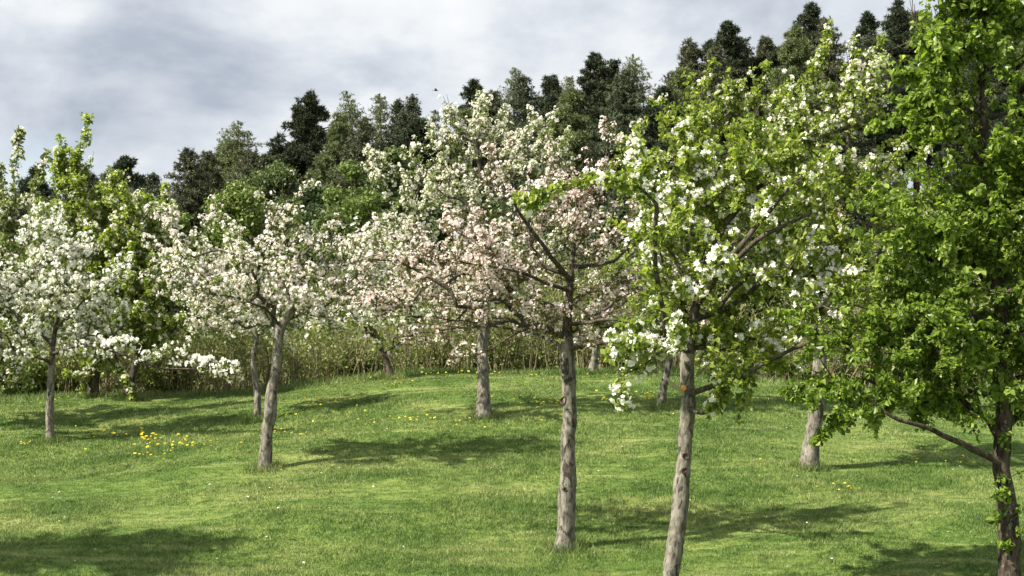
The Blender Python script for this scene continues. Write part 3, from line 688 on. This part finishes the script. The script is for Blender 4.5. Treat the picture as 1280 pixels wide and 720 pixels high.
for a_, b_, r_ in ((704, 501, 0.030), (706, 613, 0.013)):
    disc_scar(*D, a_, b_, r_, SCAR)
for a_, b_, r_ in ((857, 570, 0.022), (855, 586, 0.017)):
    disc_scar(*E, a_, b_, r_, SCAR)
disc_scar(*E, 854, 485, 0.026, CUT, 'pruning_cut', 1.1)
st = Mesh(); q0 = P(856, 494, E[2]); q1 = P(846, 484, E[2] - 0.08); q2 = P(833, 473, E[2] - 0.16)
st.tube(resample([q0, q1, q2], 0.02), np.linspace(0.017, 0.011, len(resample([q0, q1, q2], 0.02))), 8, cap=True)
st.build('branch_stub', plain_mat('bare_pale_wood', (0.42, 0.38, 0.30)), E[0])

# ------------------------------------------------------------------ ground
def axis(fine_lo, fine_hi, step, lo, hi):
    a = list(np.arange(fine_lo, fine_hi, step)); g = step
    v = fine_hi
    while v < hi: a.append(v); g *= 1.18; v += g
    a.append(hi); v = fine_lo; g = step; b = []
    while v > lo: g *= 1.18; v -= g; b.append(max(v, lo))
    return np.array(b[::-1] + a)
gx = axis(-13, 13, 0.12, -700, 700); gy = axis(9, 27, 0.10, -60, 900)
X, Y = np.meshgrid(gx, gy); Z = ground(X, Y)
idx = np.arange(X.size).reshape(X.shape)
q = np.stack([idx[:-1, :-1], idx[:-1, 1:], idx[1:, 1:], idx[1:, :-1]], -1).reshape(-1, 4)
go = link_mesh('lawn', np.stack([X, Y, Z], -1).reshape(-1, 3), q, TURF, None, True); go['kind'] = 'structure'

# ------------------------------------------------------------------ grass blades (stuff)
rng = np.random.default_rng(3)
NB = 1200000
yy = 10.2 * (25.5 / 10.2) ** rng.uniform(0, 1, NB) ** 1.0
xx = rng.uniform(-1, 1, NB) * (yy * 0.42 + 2.4)
def field(x, y, seed, f0):
    r = np.random.default_rng(seed); o = 0
    for i in range(7):
        a = r.uniform(0, 6.28); f = f0 * r.uniform(0.5, 2.2); o = o + np.sin((x * math.cos(a) + y * math.sin(a)) * f + r.uniform(0, 6.28))
    return o / 3.0
fl = field(xx, yy, 5, 1.6) + 0.8 * field(xx, yy, 6, 7.0)
hh = np.clip(0.021 + 0.009 * fl, 0.009, 0.055) * rng.uniform(0.6, 1.5, NB)
# longer uncut grass at the foot of each trunk and along the thicket
tx = []; ty = []; th = []
for rt_, s_, d_ in TREES:
    bx_, by_ = rt_.location[0], rt_.location[1]
    n = 900; a = rng.uniform(0, 6.28, n); r = 0.06 + np.abs(rng.normal(0, 0.10, n))
    tx.append(bx_ + np.cos(a) * r); ty.append(by_ + np.sin(a) * r); th.append(rng.uniform(0.05, 0.15, n) * np.exp(-r * 1.5))
n = 26000; X_ = rng.uniform(-11, 11, n)
tx.append(X_); ty.append(rng.uniform(23.0, 24.8, n)); th.append(rng.uniform(0.04, 0.13, n))
xx = np.concatenate([xx] + tx); yy = np.concatenate([yy] + ty); hh = np.concatenate([hh] + th); NB = len(xx)
zz = ground(xx, yy)
a = rng.uniform(0, 6.28, NB); wdt = rng.uniform(0.0022, 0.0045, NB) * (yy / 12)
sx = np.cos(a) * wdt; sy = np.sin(a) * wdt
lx = rng.normal(size=NB) * 0.5 * hh; ly = rng.normal(size=NB) * 0.5 * hh
V = np.empty((NB, 3, 3), np.float32)
V[:, 0] = np.stack([xx - sx, yy - sy, zz - 0.004], -1)
V[:, 1] = np.stack([xx + sx, yy + sy, zz - 0.004], -1)
V[:, 2] = np.stack([xx + lx, yy + ly, zz + hh], -1)
gr = link_mesh('grass', V.reshape(-1, 3), np.arange(NB * 3).reshape(-1, 3), BLADE)
gr['kind'] = 'stuff'; gr['label'] = 'short mown green grass blades covering the sloping lawn'; gr['category'] = 'grass'

# ------------------------------------------------------------------ dandelions and daisies
YEL = foliage_mat('dandelion_yellow', [(0.0, (0.72, 0.60, 0.05)), (1.0, (0.84, 0.76, 0.12))], 0.15, 0.6, 0.1)
STK = plain_mat('flower_stalk', (0.16, 0.24, 0.06))
WHT = plain_mat('daisy_white', (0.8, 0.8, 0.76), 0.6, 0.2)
def flower_mesh(rng, r, h, rows, n, cup):
    head = Mesh()
    for j, (rr, hz) in enumerate(rows):
        V = []; Tn = []
        for i in range(n):
            a = 2 * math.pi * (i + 0.5 * j) / n + rng.uniform(-.05, .05); w = 2.6 / n
            V += [(math.cos(a - w) * r * .15, math.sin(a - w) * r * .15, h), (math.cos(a - w * .8) * r * rr, math.sin(a - w * .8) * r * rr, h + hz * r), (math.cos(a + w * .8) * r * rr, math.sin(a + w * .8) * r * rr, h + hz * r), (math.cos(a + w) * r * .15, math.sin(a + w) * r * .15, h)]
            Tn.append([4 * i, 4 * i + 1, 4 * i + 2, 4 * i + 3])
        head.add(np.array(V), np.array(Tn))
    return head
def flower_proto(name, r, h, rows, n, mat, centre=None):
    rg = np.random.default_rng(9)
    root = bpy.data.objects.new(name, None)
    head = flower_mesh(rg, r, h, rows, n, .3)
    if centre:
        pass
    ho = head.build('flower_head', mat, None, False)
    s = Mesh(); s.tube([(0, 0, -0.01), (0.004, 0, h * .5), (0, 0, h)], [0.0022, 0.002, 0.002], 4); s_ = s.build('stalk', STK, None)
    return ho, s_
d_head, d_stalk = flower_proto('dandelion', 0.024, 0.075, [(1.0, 0.12), (0.8, 0.4), (0.5, 0.6)], 12, YEL)
w_head, w_stalk = flower_proto('daisy', 0.0115, 0.045, [(1.0, 0.15)], 11, WHT)
def plant_flower(name, label, cat, group, x, y, s, head, stalk, first):
    r = bpy.data.objects.new(name, None); COL.objects.link(r)
    z = float(ground(x, y))
    r.location = (float(x), float(y), z); r.scale = (s, s, s)
    r.rotation_euler = (rng.uniform(-.45, .1), rng.uniform(-.3, .3), rng.uniform(0, 6.28))
    r['label'] = label; r['category'] = cat; r['group'] = group
    for src in (head, stalk):
        c = src if first else src.copy()
        if not first: COL.objects.link(c)
        c.parent = r
# patches in photo pixels: (x, y, spread x, spread y, count, size)
patches = [(130, 548, 14, 2, 10, 1.0), (186, 549, 9, 3, 16, 1.15), (213, 558, 22, 6, 22, 1.0), (205, 568, 30, 5, 8, .9), (35, 558, 8, 2, 6, .9), (60, 502, 26, 3, 9, .9), (255, 558, 14, 4, 4, .8), (165, 565, 60, 12, 10, .8),
           (390, 507, 16, 3, 16, 1.05), (430, 506, 16, 2, 6, .9), (340, 547, 26, 3, 10, .8), (380, 520, 40, 8, 8, .8), (400, 545, 40, 6, 10, .8), (490, 526, 28, 4, 12, .9), (530, 527, 30, 3, 8, .8), (480, 484, 30, 3, 8, .8), (555, 470, 30, 2, 12, 1.0),
           (660, 505, 22, 4, 14, 1.0), (690, 507, 12, 3, 8, 1.0), (775, 501, 30, 4, 22, 1.0), (800, 499, 20, 2, 10, .9), (545, 535, 40, 4, 6, .7), (640, 523, 40, 4, 8, .7), (860, 520, 12, 6, 5, .8), (858, 634, 4, 3, 4, 1.0), (1047, 616, 9, 2, 5, 1.0), (1190, 581, 10, 3, 4, 1.0), (1128, 496, 10, 3, 9, 1.0), (1205, 520, 12, 3, 9, 1.0), (700, 470, 60, 3, 8, .8), (1160, 590, 50, 12, 4, .7), (640, 470, 20, 2, 5, .9), (1000, 610, 60, 14, 4, .7)]
cnt = 0; nd_ = 0
for (px_, py_, sx_, sy_, n_, sz) in patches:
    for i in range(n_):
        u = px_ + rng.normal() * sx_ * 1.0; v = py_ + rng.normal() * sy_ * 1.0
        d = hit(u, max(v, 466 + 3)); x = (u - 640) / F * d
        if d > 22.8: d = 22.0 + rng.uniform(-.8, .6); x = (u - 640) / F * d
        plant_flower('dandelion', 'yellow dandelion in full flower among the mown grass', 'dandelion', 'dandelions in the lawn', x, d, sz * rng.uniform(.55, 1.05), d_head, d_stalk, nd_ == 0); nd_ += 1
nw_ = 0
for i in range(120):
    u = rng.uniform(0, 1280); v = 530 + 185 * rng.random() ** 1.0
    if i < 14: u = 72 + rng.normal() * 5; v = 623 + rng.normal() * 3
    elif i < 40: u = 400 + rng.normal() * 60; v = 605 + rng.normal() * 14
    d = hit(u, v); x = (u - 640) / F * d
    plant_flower('daisy', 'tiny white daisy flower low in the mown grass', 'daisy', 'daisies in the lawn', x, d, rng.uniform(.45, 1.0), w_head, w_stalk, nw_ == 0); nw_ += 1

# ------------------------------------------------------------------ thicket behind the crest
rng = np.random.default_rng(31)
ms = Mesh(); lp = []; 
for i in range(3000):
    y = 24.2 + 5.0 * rng.random() ** 1.4; x = rng.uniform(-0.50, 0.50) * y
    hgt = rng.uniform(1.1, 3.0) * (0.8 + 0.2 * math.sin(x * 0.9 + 1) ) * (0.85 + 0.15 * math.sin(x * 2.3))
    b = np.array([x, y, float(ground(x, y)) - 0.03]); d = np.array([rng.normal() * .2, rng.normal() * .2, 1.0])
    n = 7; pts_ = [b]
    for t in range(n):
        d = unit(d + rng.normal(size=3) * .15 * [1, 1, .2]); pts_.append(pts_[-1] + d * hgt / n)
    pts_ = np.array(pts_); r0 = rng.uniform(0.005, 0.016) if rng.random() > 0.06 else rng.uniform(0.02, 0.035)
    ms.tube(pts_, np.linspace(r0, 0.003, n + 1), 3)
    for t in range(2, n + 1):
        if rng.random() < 0.5:
            e = pts_[t] + unit(np.array([rng.normal(), rng.normal(), 1.1])) * rng.uniform(.15, .45); ms.tube([pts_[t], (pts_[t] + e) / 2 + rng.normal(size=3) * .01, e], [0.0045, 0.0035, 0.002], 3); lp.append(e)
        lp.append(pts_[t] + rng.normal(size=3) * .05)
lp = np.array(lp); keep = rng.random(len(lp)) < np.clip(0.85 + 0.5 * field(lp[:, 0], lp[:, 1] * .3 + lp[:, 2], 8, 0.9), 0.06, 1); lp = lp[keep]
th_root = thing('thicket', 'long brown thicket of thin bare stems behind the lawn crest', 'thicket', (0, 26.5, float(ground(0, 26.5)))); th_root['kind'] = 'stuff'
o1 = ms.build('stems', STEM, th_root)
v, f = scatter(T_CLUMP_S, lp, unit(rng.normal(size=lp.shape) + [0, 0, 1]), rng.uniform(.5, 1.0, len(lp)), rng)
link_mesh('thicket_leaves', v, f, THICK_LEAF, th_root)

# ------------------------------------------------------------------ bushes and woodland
def bush(name, label, cat, px_, py_top, d, wpx, mat, seed, group=None, clump=T_CLUMP, dens=1.0, trunk=True, flat=1.0, base_frac=0.15, csize=1.0):
    """a broadleaf crown: lobes of leaf clumps round a stem, uneven outline"""
    rng = np.random.default_rng(seed)
    s = d / F; x = (px_ - 640) * s; g = float(ground(x, d)); top = (360 - py_top) * s + CZ
    H = top - g; Rr = wpx * s / 2
    root = thing(name, label, cat, (x, d, g), group)
    z0 = g + H * base_frac
    m = Mesh()
    lobes = []
    nl = 26
    for i in range(nl):
        t = rng.uniform(0, 1); zc = z0 + (H * (1 - base_frac)) * (0.12 + 0.80 * t)
        prof = math.sin(math.pi * (0.18 + 0.70 * t)) ** 0.6 * flat
        a = rng.uniform(0, 6.28); rr = Rr * prof * rng.uniform(0.25, 0.80)
        c = np.array([x + math.cos(a) * rr, d + math.sin(a) * rr, zc]); sz = Rr * rng.uniform(0.24, 0.42)
        sz = min(sz, max(0.15, (top - zc) * 1.0))
        lobes.append((c, sz))
    lobes.append((np.array([x, d, top - Rr * .25]), Rr * .25))
    tp_ = [np.array([x, d, g - .1]), np.array([x + rng.normal() * .1 * Rr, d, z0]), np.array([x + rng.normal() * .1 * Rr, d, z0 + H * .4]), np.array([x, d, top - H * .12])]
    m.tube(resample(tp_, .3), np.linspace(0.03 * H * .6 + .02, 0.015, len(resample(tp_, .3))), 7, rng, .05)
    for c, sz in lobes:
        a = np.array([x, d, max(z0 * .9 + g * .1, c[2] - sz * 2)]); m.tube([a, (a + c) / 2 + rng.normal(size=3) * .05, c], [0.03, 0.02, 0.01], 4)
    m.build('trunk', BARK_OLD, root)
    PT = []; DR = []
    for c, sz in lobes:
        n = int(130 * dens * (sz / 0.5) ** 2 * (0.55 / max(.25, csize)) ** 0.5 + 30)
        u = unit(rng.normal(size=(n, 3))); r = rng.uniform(0.35, 1.08, n) ** 0.6
        PT.append(c + u * r[:, None] * sz * [1, 1, .85]); DR.append(u + [0, 0, .5])
    PT = np.concatenate(PT); DR = np.concatenate(DR)
    v, f = scatter(clump, PT, DR, rng.uniform(.6, 1.15, len(PT)) * csize, rng)
    link_mesh('crown', v, f, mat, root)
    return root
def conifer(name, label, px_, py_top, d, wpx, mat, seed, kind='pine', group=None, droop=0.2, base_py=None):
    rng = np.random.default_rng(seed)
    s = d / F; x = (px_ - 640) * s; g = float(ground(x, d)); top = (360 - py_top) * s + CZ
    H = top - g; R = wpx * s / 2
    root = thing(name, label, {'pine': 'pine tree', 'larch': 'larch tree', 'spruce': 'spruce tree'}[kind], (x, d, g), group)
    m = Mesh(); bend = rng.normal() * 0.15
    tp_ = np.array([[x + bend * math.sin(3 * t), d, g - .1 + (H + .05) * t] for t in np.linspace(0, 1, 14)])
    m.tube(tp_, np.linspace(0.02 * H, 0.012, 14), 7, rng, .05)
    PT = []; DR = []; SC = []
    def tx_(z): t = (z - g) / H; return np.array([x + bend * math.sin(3 * t), d, z])
    if kind == 'pine':
        nl = int(110 + R * 30)
        for i in range(nl):
            t = min(rng.uniform(0.22, 1.0) ** 0.75, 0.985)
            z = g + H * t; prof = min(1, (1.01 - t) / 0.36) ** 0.8
            a = rng.uniform(0, 6.28); rr = R * prof * rng.uniform(.15, 1.0)
            o = tx_(z - rr * .25); c = np.array([o[0] + math.cos(a) * rr, d + math.sin(a) * rr, z + rng.normal() * .1])
            m.tube([o, (o + c) / 2 - [0, 0, .05], c], [0.05, 0.035, 0.015], 4)
            sz = rng.uniform(.18, .42) * (0.45 + 0.55 * prof) * min(1.0, 0.5 + R / 2.4)
            n = int(120 * (sz / .45) ** 2)
            u = unit(rng.normal(size=(n, 3))); r = rng.uniform(.3, 1.05, n) ** .6
            PT.append(c + u * r[:, None] * sz * [1.15, 1.15, .75]); DR.append(u + [0, 0, .6]); SC.append(rng.uniform(.7, 1.2, n))
        tt = T_PINE
    else:
        z = g + H * 0.12; sparse = 0.75 if kind == 'larch' else 1.0
        while z < top - 0.12:
            t = (z - g) / H; prof = min(1, (1.0 - t) / 0.30) ** 0.75 if kind == 'spruce' else min(1, (1 - t) / 0.24) ** 0.7
            nb = rng.integers(5, 8)
            a0 = rng.uniform(0, 6.28)
            for b in range(nb):
                a = a0 + b * 6.28 / nb + rng.normal() * .25; ln = R * prof * rng.uniform(.6, 1.15) + .08
                o = tx_(z + rng.normal() * .05); dd = np.array([math.cos(a), math.sin(a), 0])
                k = max(3, int(ln / .12)); ts = (np.arange(k) + 1) / k
                up = -droop * ln * ts + droop * .9 * ln * ts ** 2.5 + (0.12 if t > .8 else 0) * ts
                pts_ = o + dd * (ts * ln)[:, None] + np.array([0, 0, 1.0]) * up[:, None]
                m.tube(np.vstack([o, pts_]), np.linspace(0.028 * (1 - t) + .008, .004, k + 1), 3)
                for p_, tt_ in zip(pts_, ts):
                    if rng.random() > sparse * 0.95: continue
                    w = 0.22 * ln * math.sin(math.pi * min(1, tt_ * .9 + .1)) + .05
                    n = 3 + int(w * 16)
                    sd_ = np.array([-dd[1], dd[0], 0]); off = rng.uniform(-1, 1, n)
                    q_ = p_ + sd_ * (off * w)[:, None] + rng.normal(size=(n, 3)) * .04 - np.array([0, 0, 1.0]) * (np.abs(rng.normal(size=n)) * .07)[:, None]
                    PT.append(q_); DR.append(dd + rng.normal(size=(n, 3)) * .4); SC.append(rng.uniform(.55, 1.05, n) * (0.75 if kind == 'larch' else 1))
            z += rng.uniform(.20, .34) * (1.0 if kind == 'spruce' else 1.15) * (0.6 if t > .85 else 1)
        PT.append(tx_(top) - np.abs(rng.normal(size=(14, 3))) * [0.02, .02, .12]); DR.append(rng.normal(size=(14, 3)) + [0, 0, 1.5]); SC.append(np.full(14, .6))
        tt = T_SPRUCE
    PT = np.concatenate(PT); DR = np.concatenate(DR); SC = np.concatenate(SC)
    m.build('trunk', BARK_FAR, root)
    v, f = scatter(tt, PT, DR, SC, rng); link_mesh('crown', v, f, mat, root)
    return root

CON = [  # kind, px, top, d, width px, material, label
 ('pine', 45, 214, 66, 46, PINE, 'small dark pine far left, peeping between pale shoots'),
 ('pine', 158, 198, 64, 62, PINE, 'round topped dark pine left of the brownish spruces'),
 ('spruce', 192, 218, 60, 34, SPRUCE, 'short grey green spruce just right of the round topped pine at left'),
 ('spruce', 234, 186, 58, 58, PINE_BR, 'broad brownish spruce, the wider of the brown pair at left'),
 ('spruce', 259, 190, 62, 46, PINE_BR, 'narrow brownish spruce, the slimmer of the brown pair at left'),
 ('larch', 298, 151, 62, 62, LARCH, 'airy grey green larch standing above the light green trees at left'),
 ('pine', 345, 190, 68, 54, PINE, 'low dark pine at the left foot of the tallest left hand pine'),
 ('pine', 386, 117, 66, 74, PINE, 'wide dark pine, the tallest in the left half of the skyline'),
 ('larch', 432, 114, 64, 46, LARCH, 'thin see-through larch touching the right side of the wide dark pine'),
 ('larch', 474, 117, 66, 40, LARCH, 'slim larch, leftmost of the three thin tops left of centre'),
 ('spruce', 497, 124, 66, 30, SPRUCE, 'narrow grey spruce, middle of the three thin tops left of centre'),
 ('spruce', 516, 118, 66, 34, SPRUCE, 'narrow grey spruce, rightmost of the three thin tops left of centre'),
 ('larch', 545, 138, 68, 36, LARCH, 'low larch showing left of the cream blossomed crown'),
 ('pine', 592, 103, 68, 58, PINE, 'dark pine directly above the cream blossomed tree'),
 ('larch', 645, 85, 66, 40, LARCH, 'lone pale larch top right of the pine above the cream tree'),
 ('pine', 688, 98, 66, 56, PINE, 'blackish round pine right of the lone pale larch'),
 ('larch', 712, 96, 70, 40, LARCH, 'pale olive larch half hidden between two dark pines'),
 ('pine', 746, 68, 66, 60, PINE, 'dark pointed pine above the pink shoots'),
 ('pine', 768, 76, 67, 34, PINE, 'slim dark pine squeezed left of the green larch at centre right'),
 ('larch', 792, 68, 64, 56, LARCH, 'greenish larch right of the slim dark pine'),
 ('larch', 836, 92, 68, 40, PINE_BR, 'short olive larch at the dip before the tall pines'),
 ('pine', 864, 54, 66, 60, PINE_BR, 'olive brown pine, first of the tall right hand group'),
 ('pine', 912, 27, 66, 62, PINE, 'tall dark pine with a ragged double top right of the olive brown pine'),
 ('pine', 888, 52, 68, 44, PINE, 'dark pine filling between the olive brown and ragged topped ones'),
 ('pine', 957, 47, 67, 54, PINE_BR, 'mid height olive pine between the two tall dark pines'),
 ('pine', 1018, 8, 64, 68, PINE, 'tallest dark pine right of centre, behind the creamy spires'),
 ('pine', 1084, 18, 68, 52, PINE, 'dark pine just right of the creamy spires'),
 ('pine', 1126, 3, 66, 66, PINE, 'dark pine beside the top of the pear tree'),
 ('pine', 1195, 0, 70, 80, PINE, 'dark pine hidden mostly behind the pear tree'),
 ('pine', 1265, -10, 70, 80, PINE, 'dark pine behind the pear tree at the right edge'),
]
for i, (k, x_, t_, d_, w_, m_, lb) in enumerate(CON):
    conifer({'pine': 'pine_tree', 'larch': 'larch_tree', 'spruce': 'spruce_tree'}[k], lb, x_, t_, d_, w_ * (1.6 if k == 'pine' else 1.4), m_, 100 + i, k, 'conifers on the skyline')
# second rank that closes the wood behind the skyline trees
rg = np.random.default_rng(77)
sky_x = np.array([c[1] for c in CON]); sky_t = np.array([c[2] for c in CON])
for i in range(38):
    x_ = -40 + i * 36 + rg.uniform(-12, 12); o = np.argsort(sky_x); t_ = np.interp(x_, sky_x[o], sky_t[o]) + rg.uniform(9, 36)
    conifer('pine_tree', 'dark pine of the close rank filling in below the skyline tops', x_, t_, 58 + rg.uniform(-3, 10), rg.uniform(80, 104), [PINE, LARCH, PINE_BR, SPRUCE][i % 4], 300 + i, ['pine', 'pine', 'spruce', 'spruce'][i % 4], 'pines filling the wood below the skyline')

WOOD = [
 (295, 228, 44, 92, WOOD_LIGHT, 'light green leafy tree between the brown spruces and the blushed apple tree'),
 (345, 205, 50, 90, WOOD_MID, 'mid green leafy tree below the airy larch'),
 (392, 228, 46, 74, WOOD_DARK, 'dull dark leafy tree below the tallest left hand pine'),
 (440, 202, 45, 92, WOOD_LIGHT, 'bright green round leafy tree right of the dull dark one'),
 (418, 262, 40, 66, WOOD_MID, 'lower leafy tree at the foot of the bright round one'),
 (492, 185, 50, 80, WOOD_MID, 'leafy tree under the three thin conifer tops'),
 (205, 250, 46, 90, WOOD_LIGHT, 'light leafy tree left of the brown spruces'),
 (135, 240, 46, 90, WOOD_LIGHT, 'leafy tree under the round topped pine'),
 (60, 250, 44, 100, WOOD_MID, 'mid green leafy tree behind the pale spires at far left'),
 (-10, 270, 44, 100, WOOD_MID, 'leafy tree behind the left edge of the orchard'),
]
for i, (x_, t_, d_, w_, m_, lb) in enumerate(WOOD):
    bush('leafy_tree', lb, 'leafy tree', x_, t_, d_, w_, m_, 400 + i, 'leafy trees at the foot of the wood')
for i in range(15):
    x_ = 540 + i * 54 + rg.uniform(-10, 10)
    bush('leafy_tree', 'leafy tree behind the orchard crowns, mostly hidden by blossom', 'leafy tree', x_, rg.uniform(215, 265), rg.uniform(42, 48), 92, [WOOD_DARK, WOOD_MID][i % 2], 430 + i, 'leafy trees screened by the orchard')
for i in range(22):
    x_ = -50 + i * 66 + rg.uniform(-15, 15)
    bush('leafy_shrub', 'leafy shrub filling in above the brown thicket', 'shrub', x_, rg.uniform(330, 375) - (15 if i % 3 == 0 else 0), rg.uniform(31, 36), 104, [WOOD_MID, WOOD_LIGHT, THICK_LEAF][i % 3], 460 + i, 'shrubs above the thicket', T_CLUMP, 1.0, csize=.8)
LOW = [
 (30, 440, 24.6, 80, WOOD_LIGHT, 'bright low bush at the left end, left of the two stemmed tree'), (80, 452, 25.0, 70, THICK_LEAF, 'yellow green low bush just left of the two dark stems'),
 (205, 448, 24.8, 84, THICK_LEAF, 'olive low bush right of the low forked tree'), (610, 425, 25.5, 90, WOOD_LIGHT, 'bright green bush behind the cream tree trunk'),
 (452, 440, 25.2, 64, THICK_LEAF, 'yellow green bush left of the short leaning trunk'), (535, 445, 25.2, 54, WOOD_LIGHT, 'small bright bush right of the short leaning trunk'),
 (975, 425, 25.5, 80, WOOD_DARK, 'dark bush at the crest between the grey and brown trunks'), (915, 440, 25.2, 66, WOOD_DARK, 'dark low bush at the crest just right of the grey trunk'),
 (1090, 430, 26, 110, WOOD_DARK, 'dark bush at the crest behind the pear leaves'), (1210, 420, 26, 130, WOOD_MID, 'mid green bush at the crest behind the pear tree'),
 (672, 450, 25.0, 70, THICK_LEAF, 'olive bush between the cream and pink tree trunks'), (780, 436, 25.3, 80, WOOD_MID, 'mid green bush at the crest right of the pale thin trunk'),
]
for i, (x_, t_, d_, w_, m_, lb) in enumerate(LOW):
    bush('low_bush', lb, 'bush', x_, t_, d_, w_, m_, 500 + i, 'bushes along the crest of the lawn', T_CLUMP_S, 1.9, base_frac=0.02, csize=.85)

# ------------------------------------------------------------------ bird
bd = 45.0; bp_ = P(545, 113, bd)
root = thing('bird', 'tiny dark bird flying alone against the cloud above the orchard', 'bird', bp_)
m = Mesh(); ts = np.linspace(-1, 1, 9)
m.tube(np.stack([bp_[0] + ts * .08, np.full(9, bp_[1]), bp_[2] + 0 * ts], -1), np.maximum(0.003, 0.022 * np.cos(ts * 1.45)), 8)
for sg in (-1, 1):
    b0 = bp_; w = np.array([[.03, 0, .004], [-.03, 0, .004], [-.035, sg * .09, .045], [.02, sg * .09, .045], [-.06, sg * .2, .02], [-.045, sg * .2, .02]])
    for dz in (0.0,):
        top_ = w + b0 + [0, 0, .004]; bot = w + b0 - [0, 0, .002]
        Vw = np.vstack([top_, bot]); qf = [[0, 1, 2, 3], [3, 2, 4, 5], [6, 9, 8, 7], [9, 11, 10, 8], [0, 3, 9, 6], [3, 5, 11, 9], [1, 7, 8, 2], [2, 8, 10, 4], [5, 4, 10, 11]]
        m.add(Vw, np.array(qf))
Vt = np.array([[-.06, -.008, 0], [-.06, .008, 0], [-.13, .028, 0], [-.13, -.028, 0], [-.06, -.008, .004], [-.06, .008, .004], [-.13, .028, .003], [-.13, -.028, .003]]) + bp_
m.add(Vt, np.array([[0, 1, 2, 3], [4, 7, 6, 5], [0, 3, 7, 4], [1, 5, 6, 2], [2, 6, 7, 3]]))
m.build('bird_body', plain_mat('dark_feathers', (0.03, 0.028, 0.026)), root)
tot = sum(len(o.data.polygons) for o in bpy.data.objects if o.type == 'MESH')
print('POLYS', tot, 'OBJECTS', len(bpy.data.objects), 'DANDELIONS', nd_)
for r_, s_, d_ in TREES: print(r_['label'][:30], round(d_, 2))
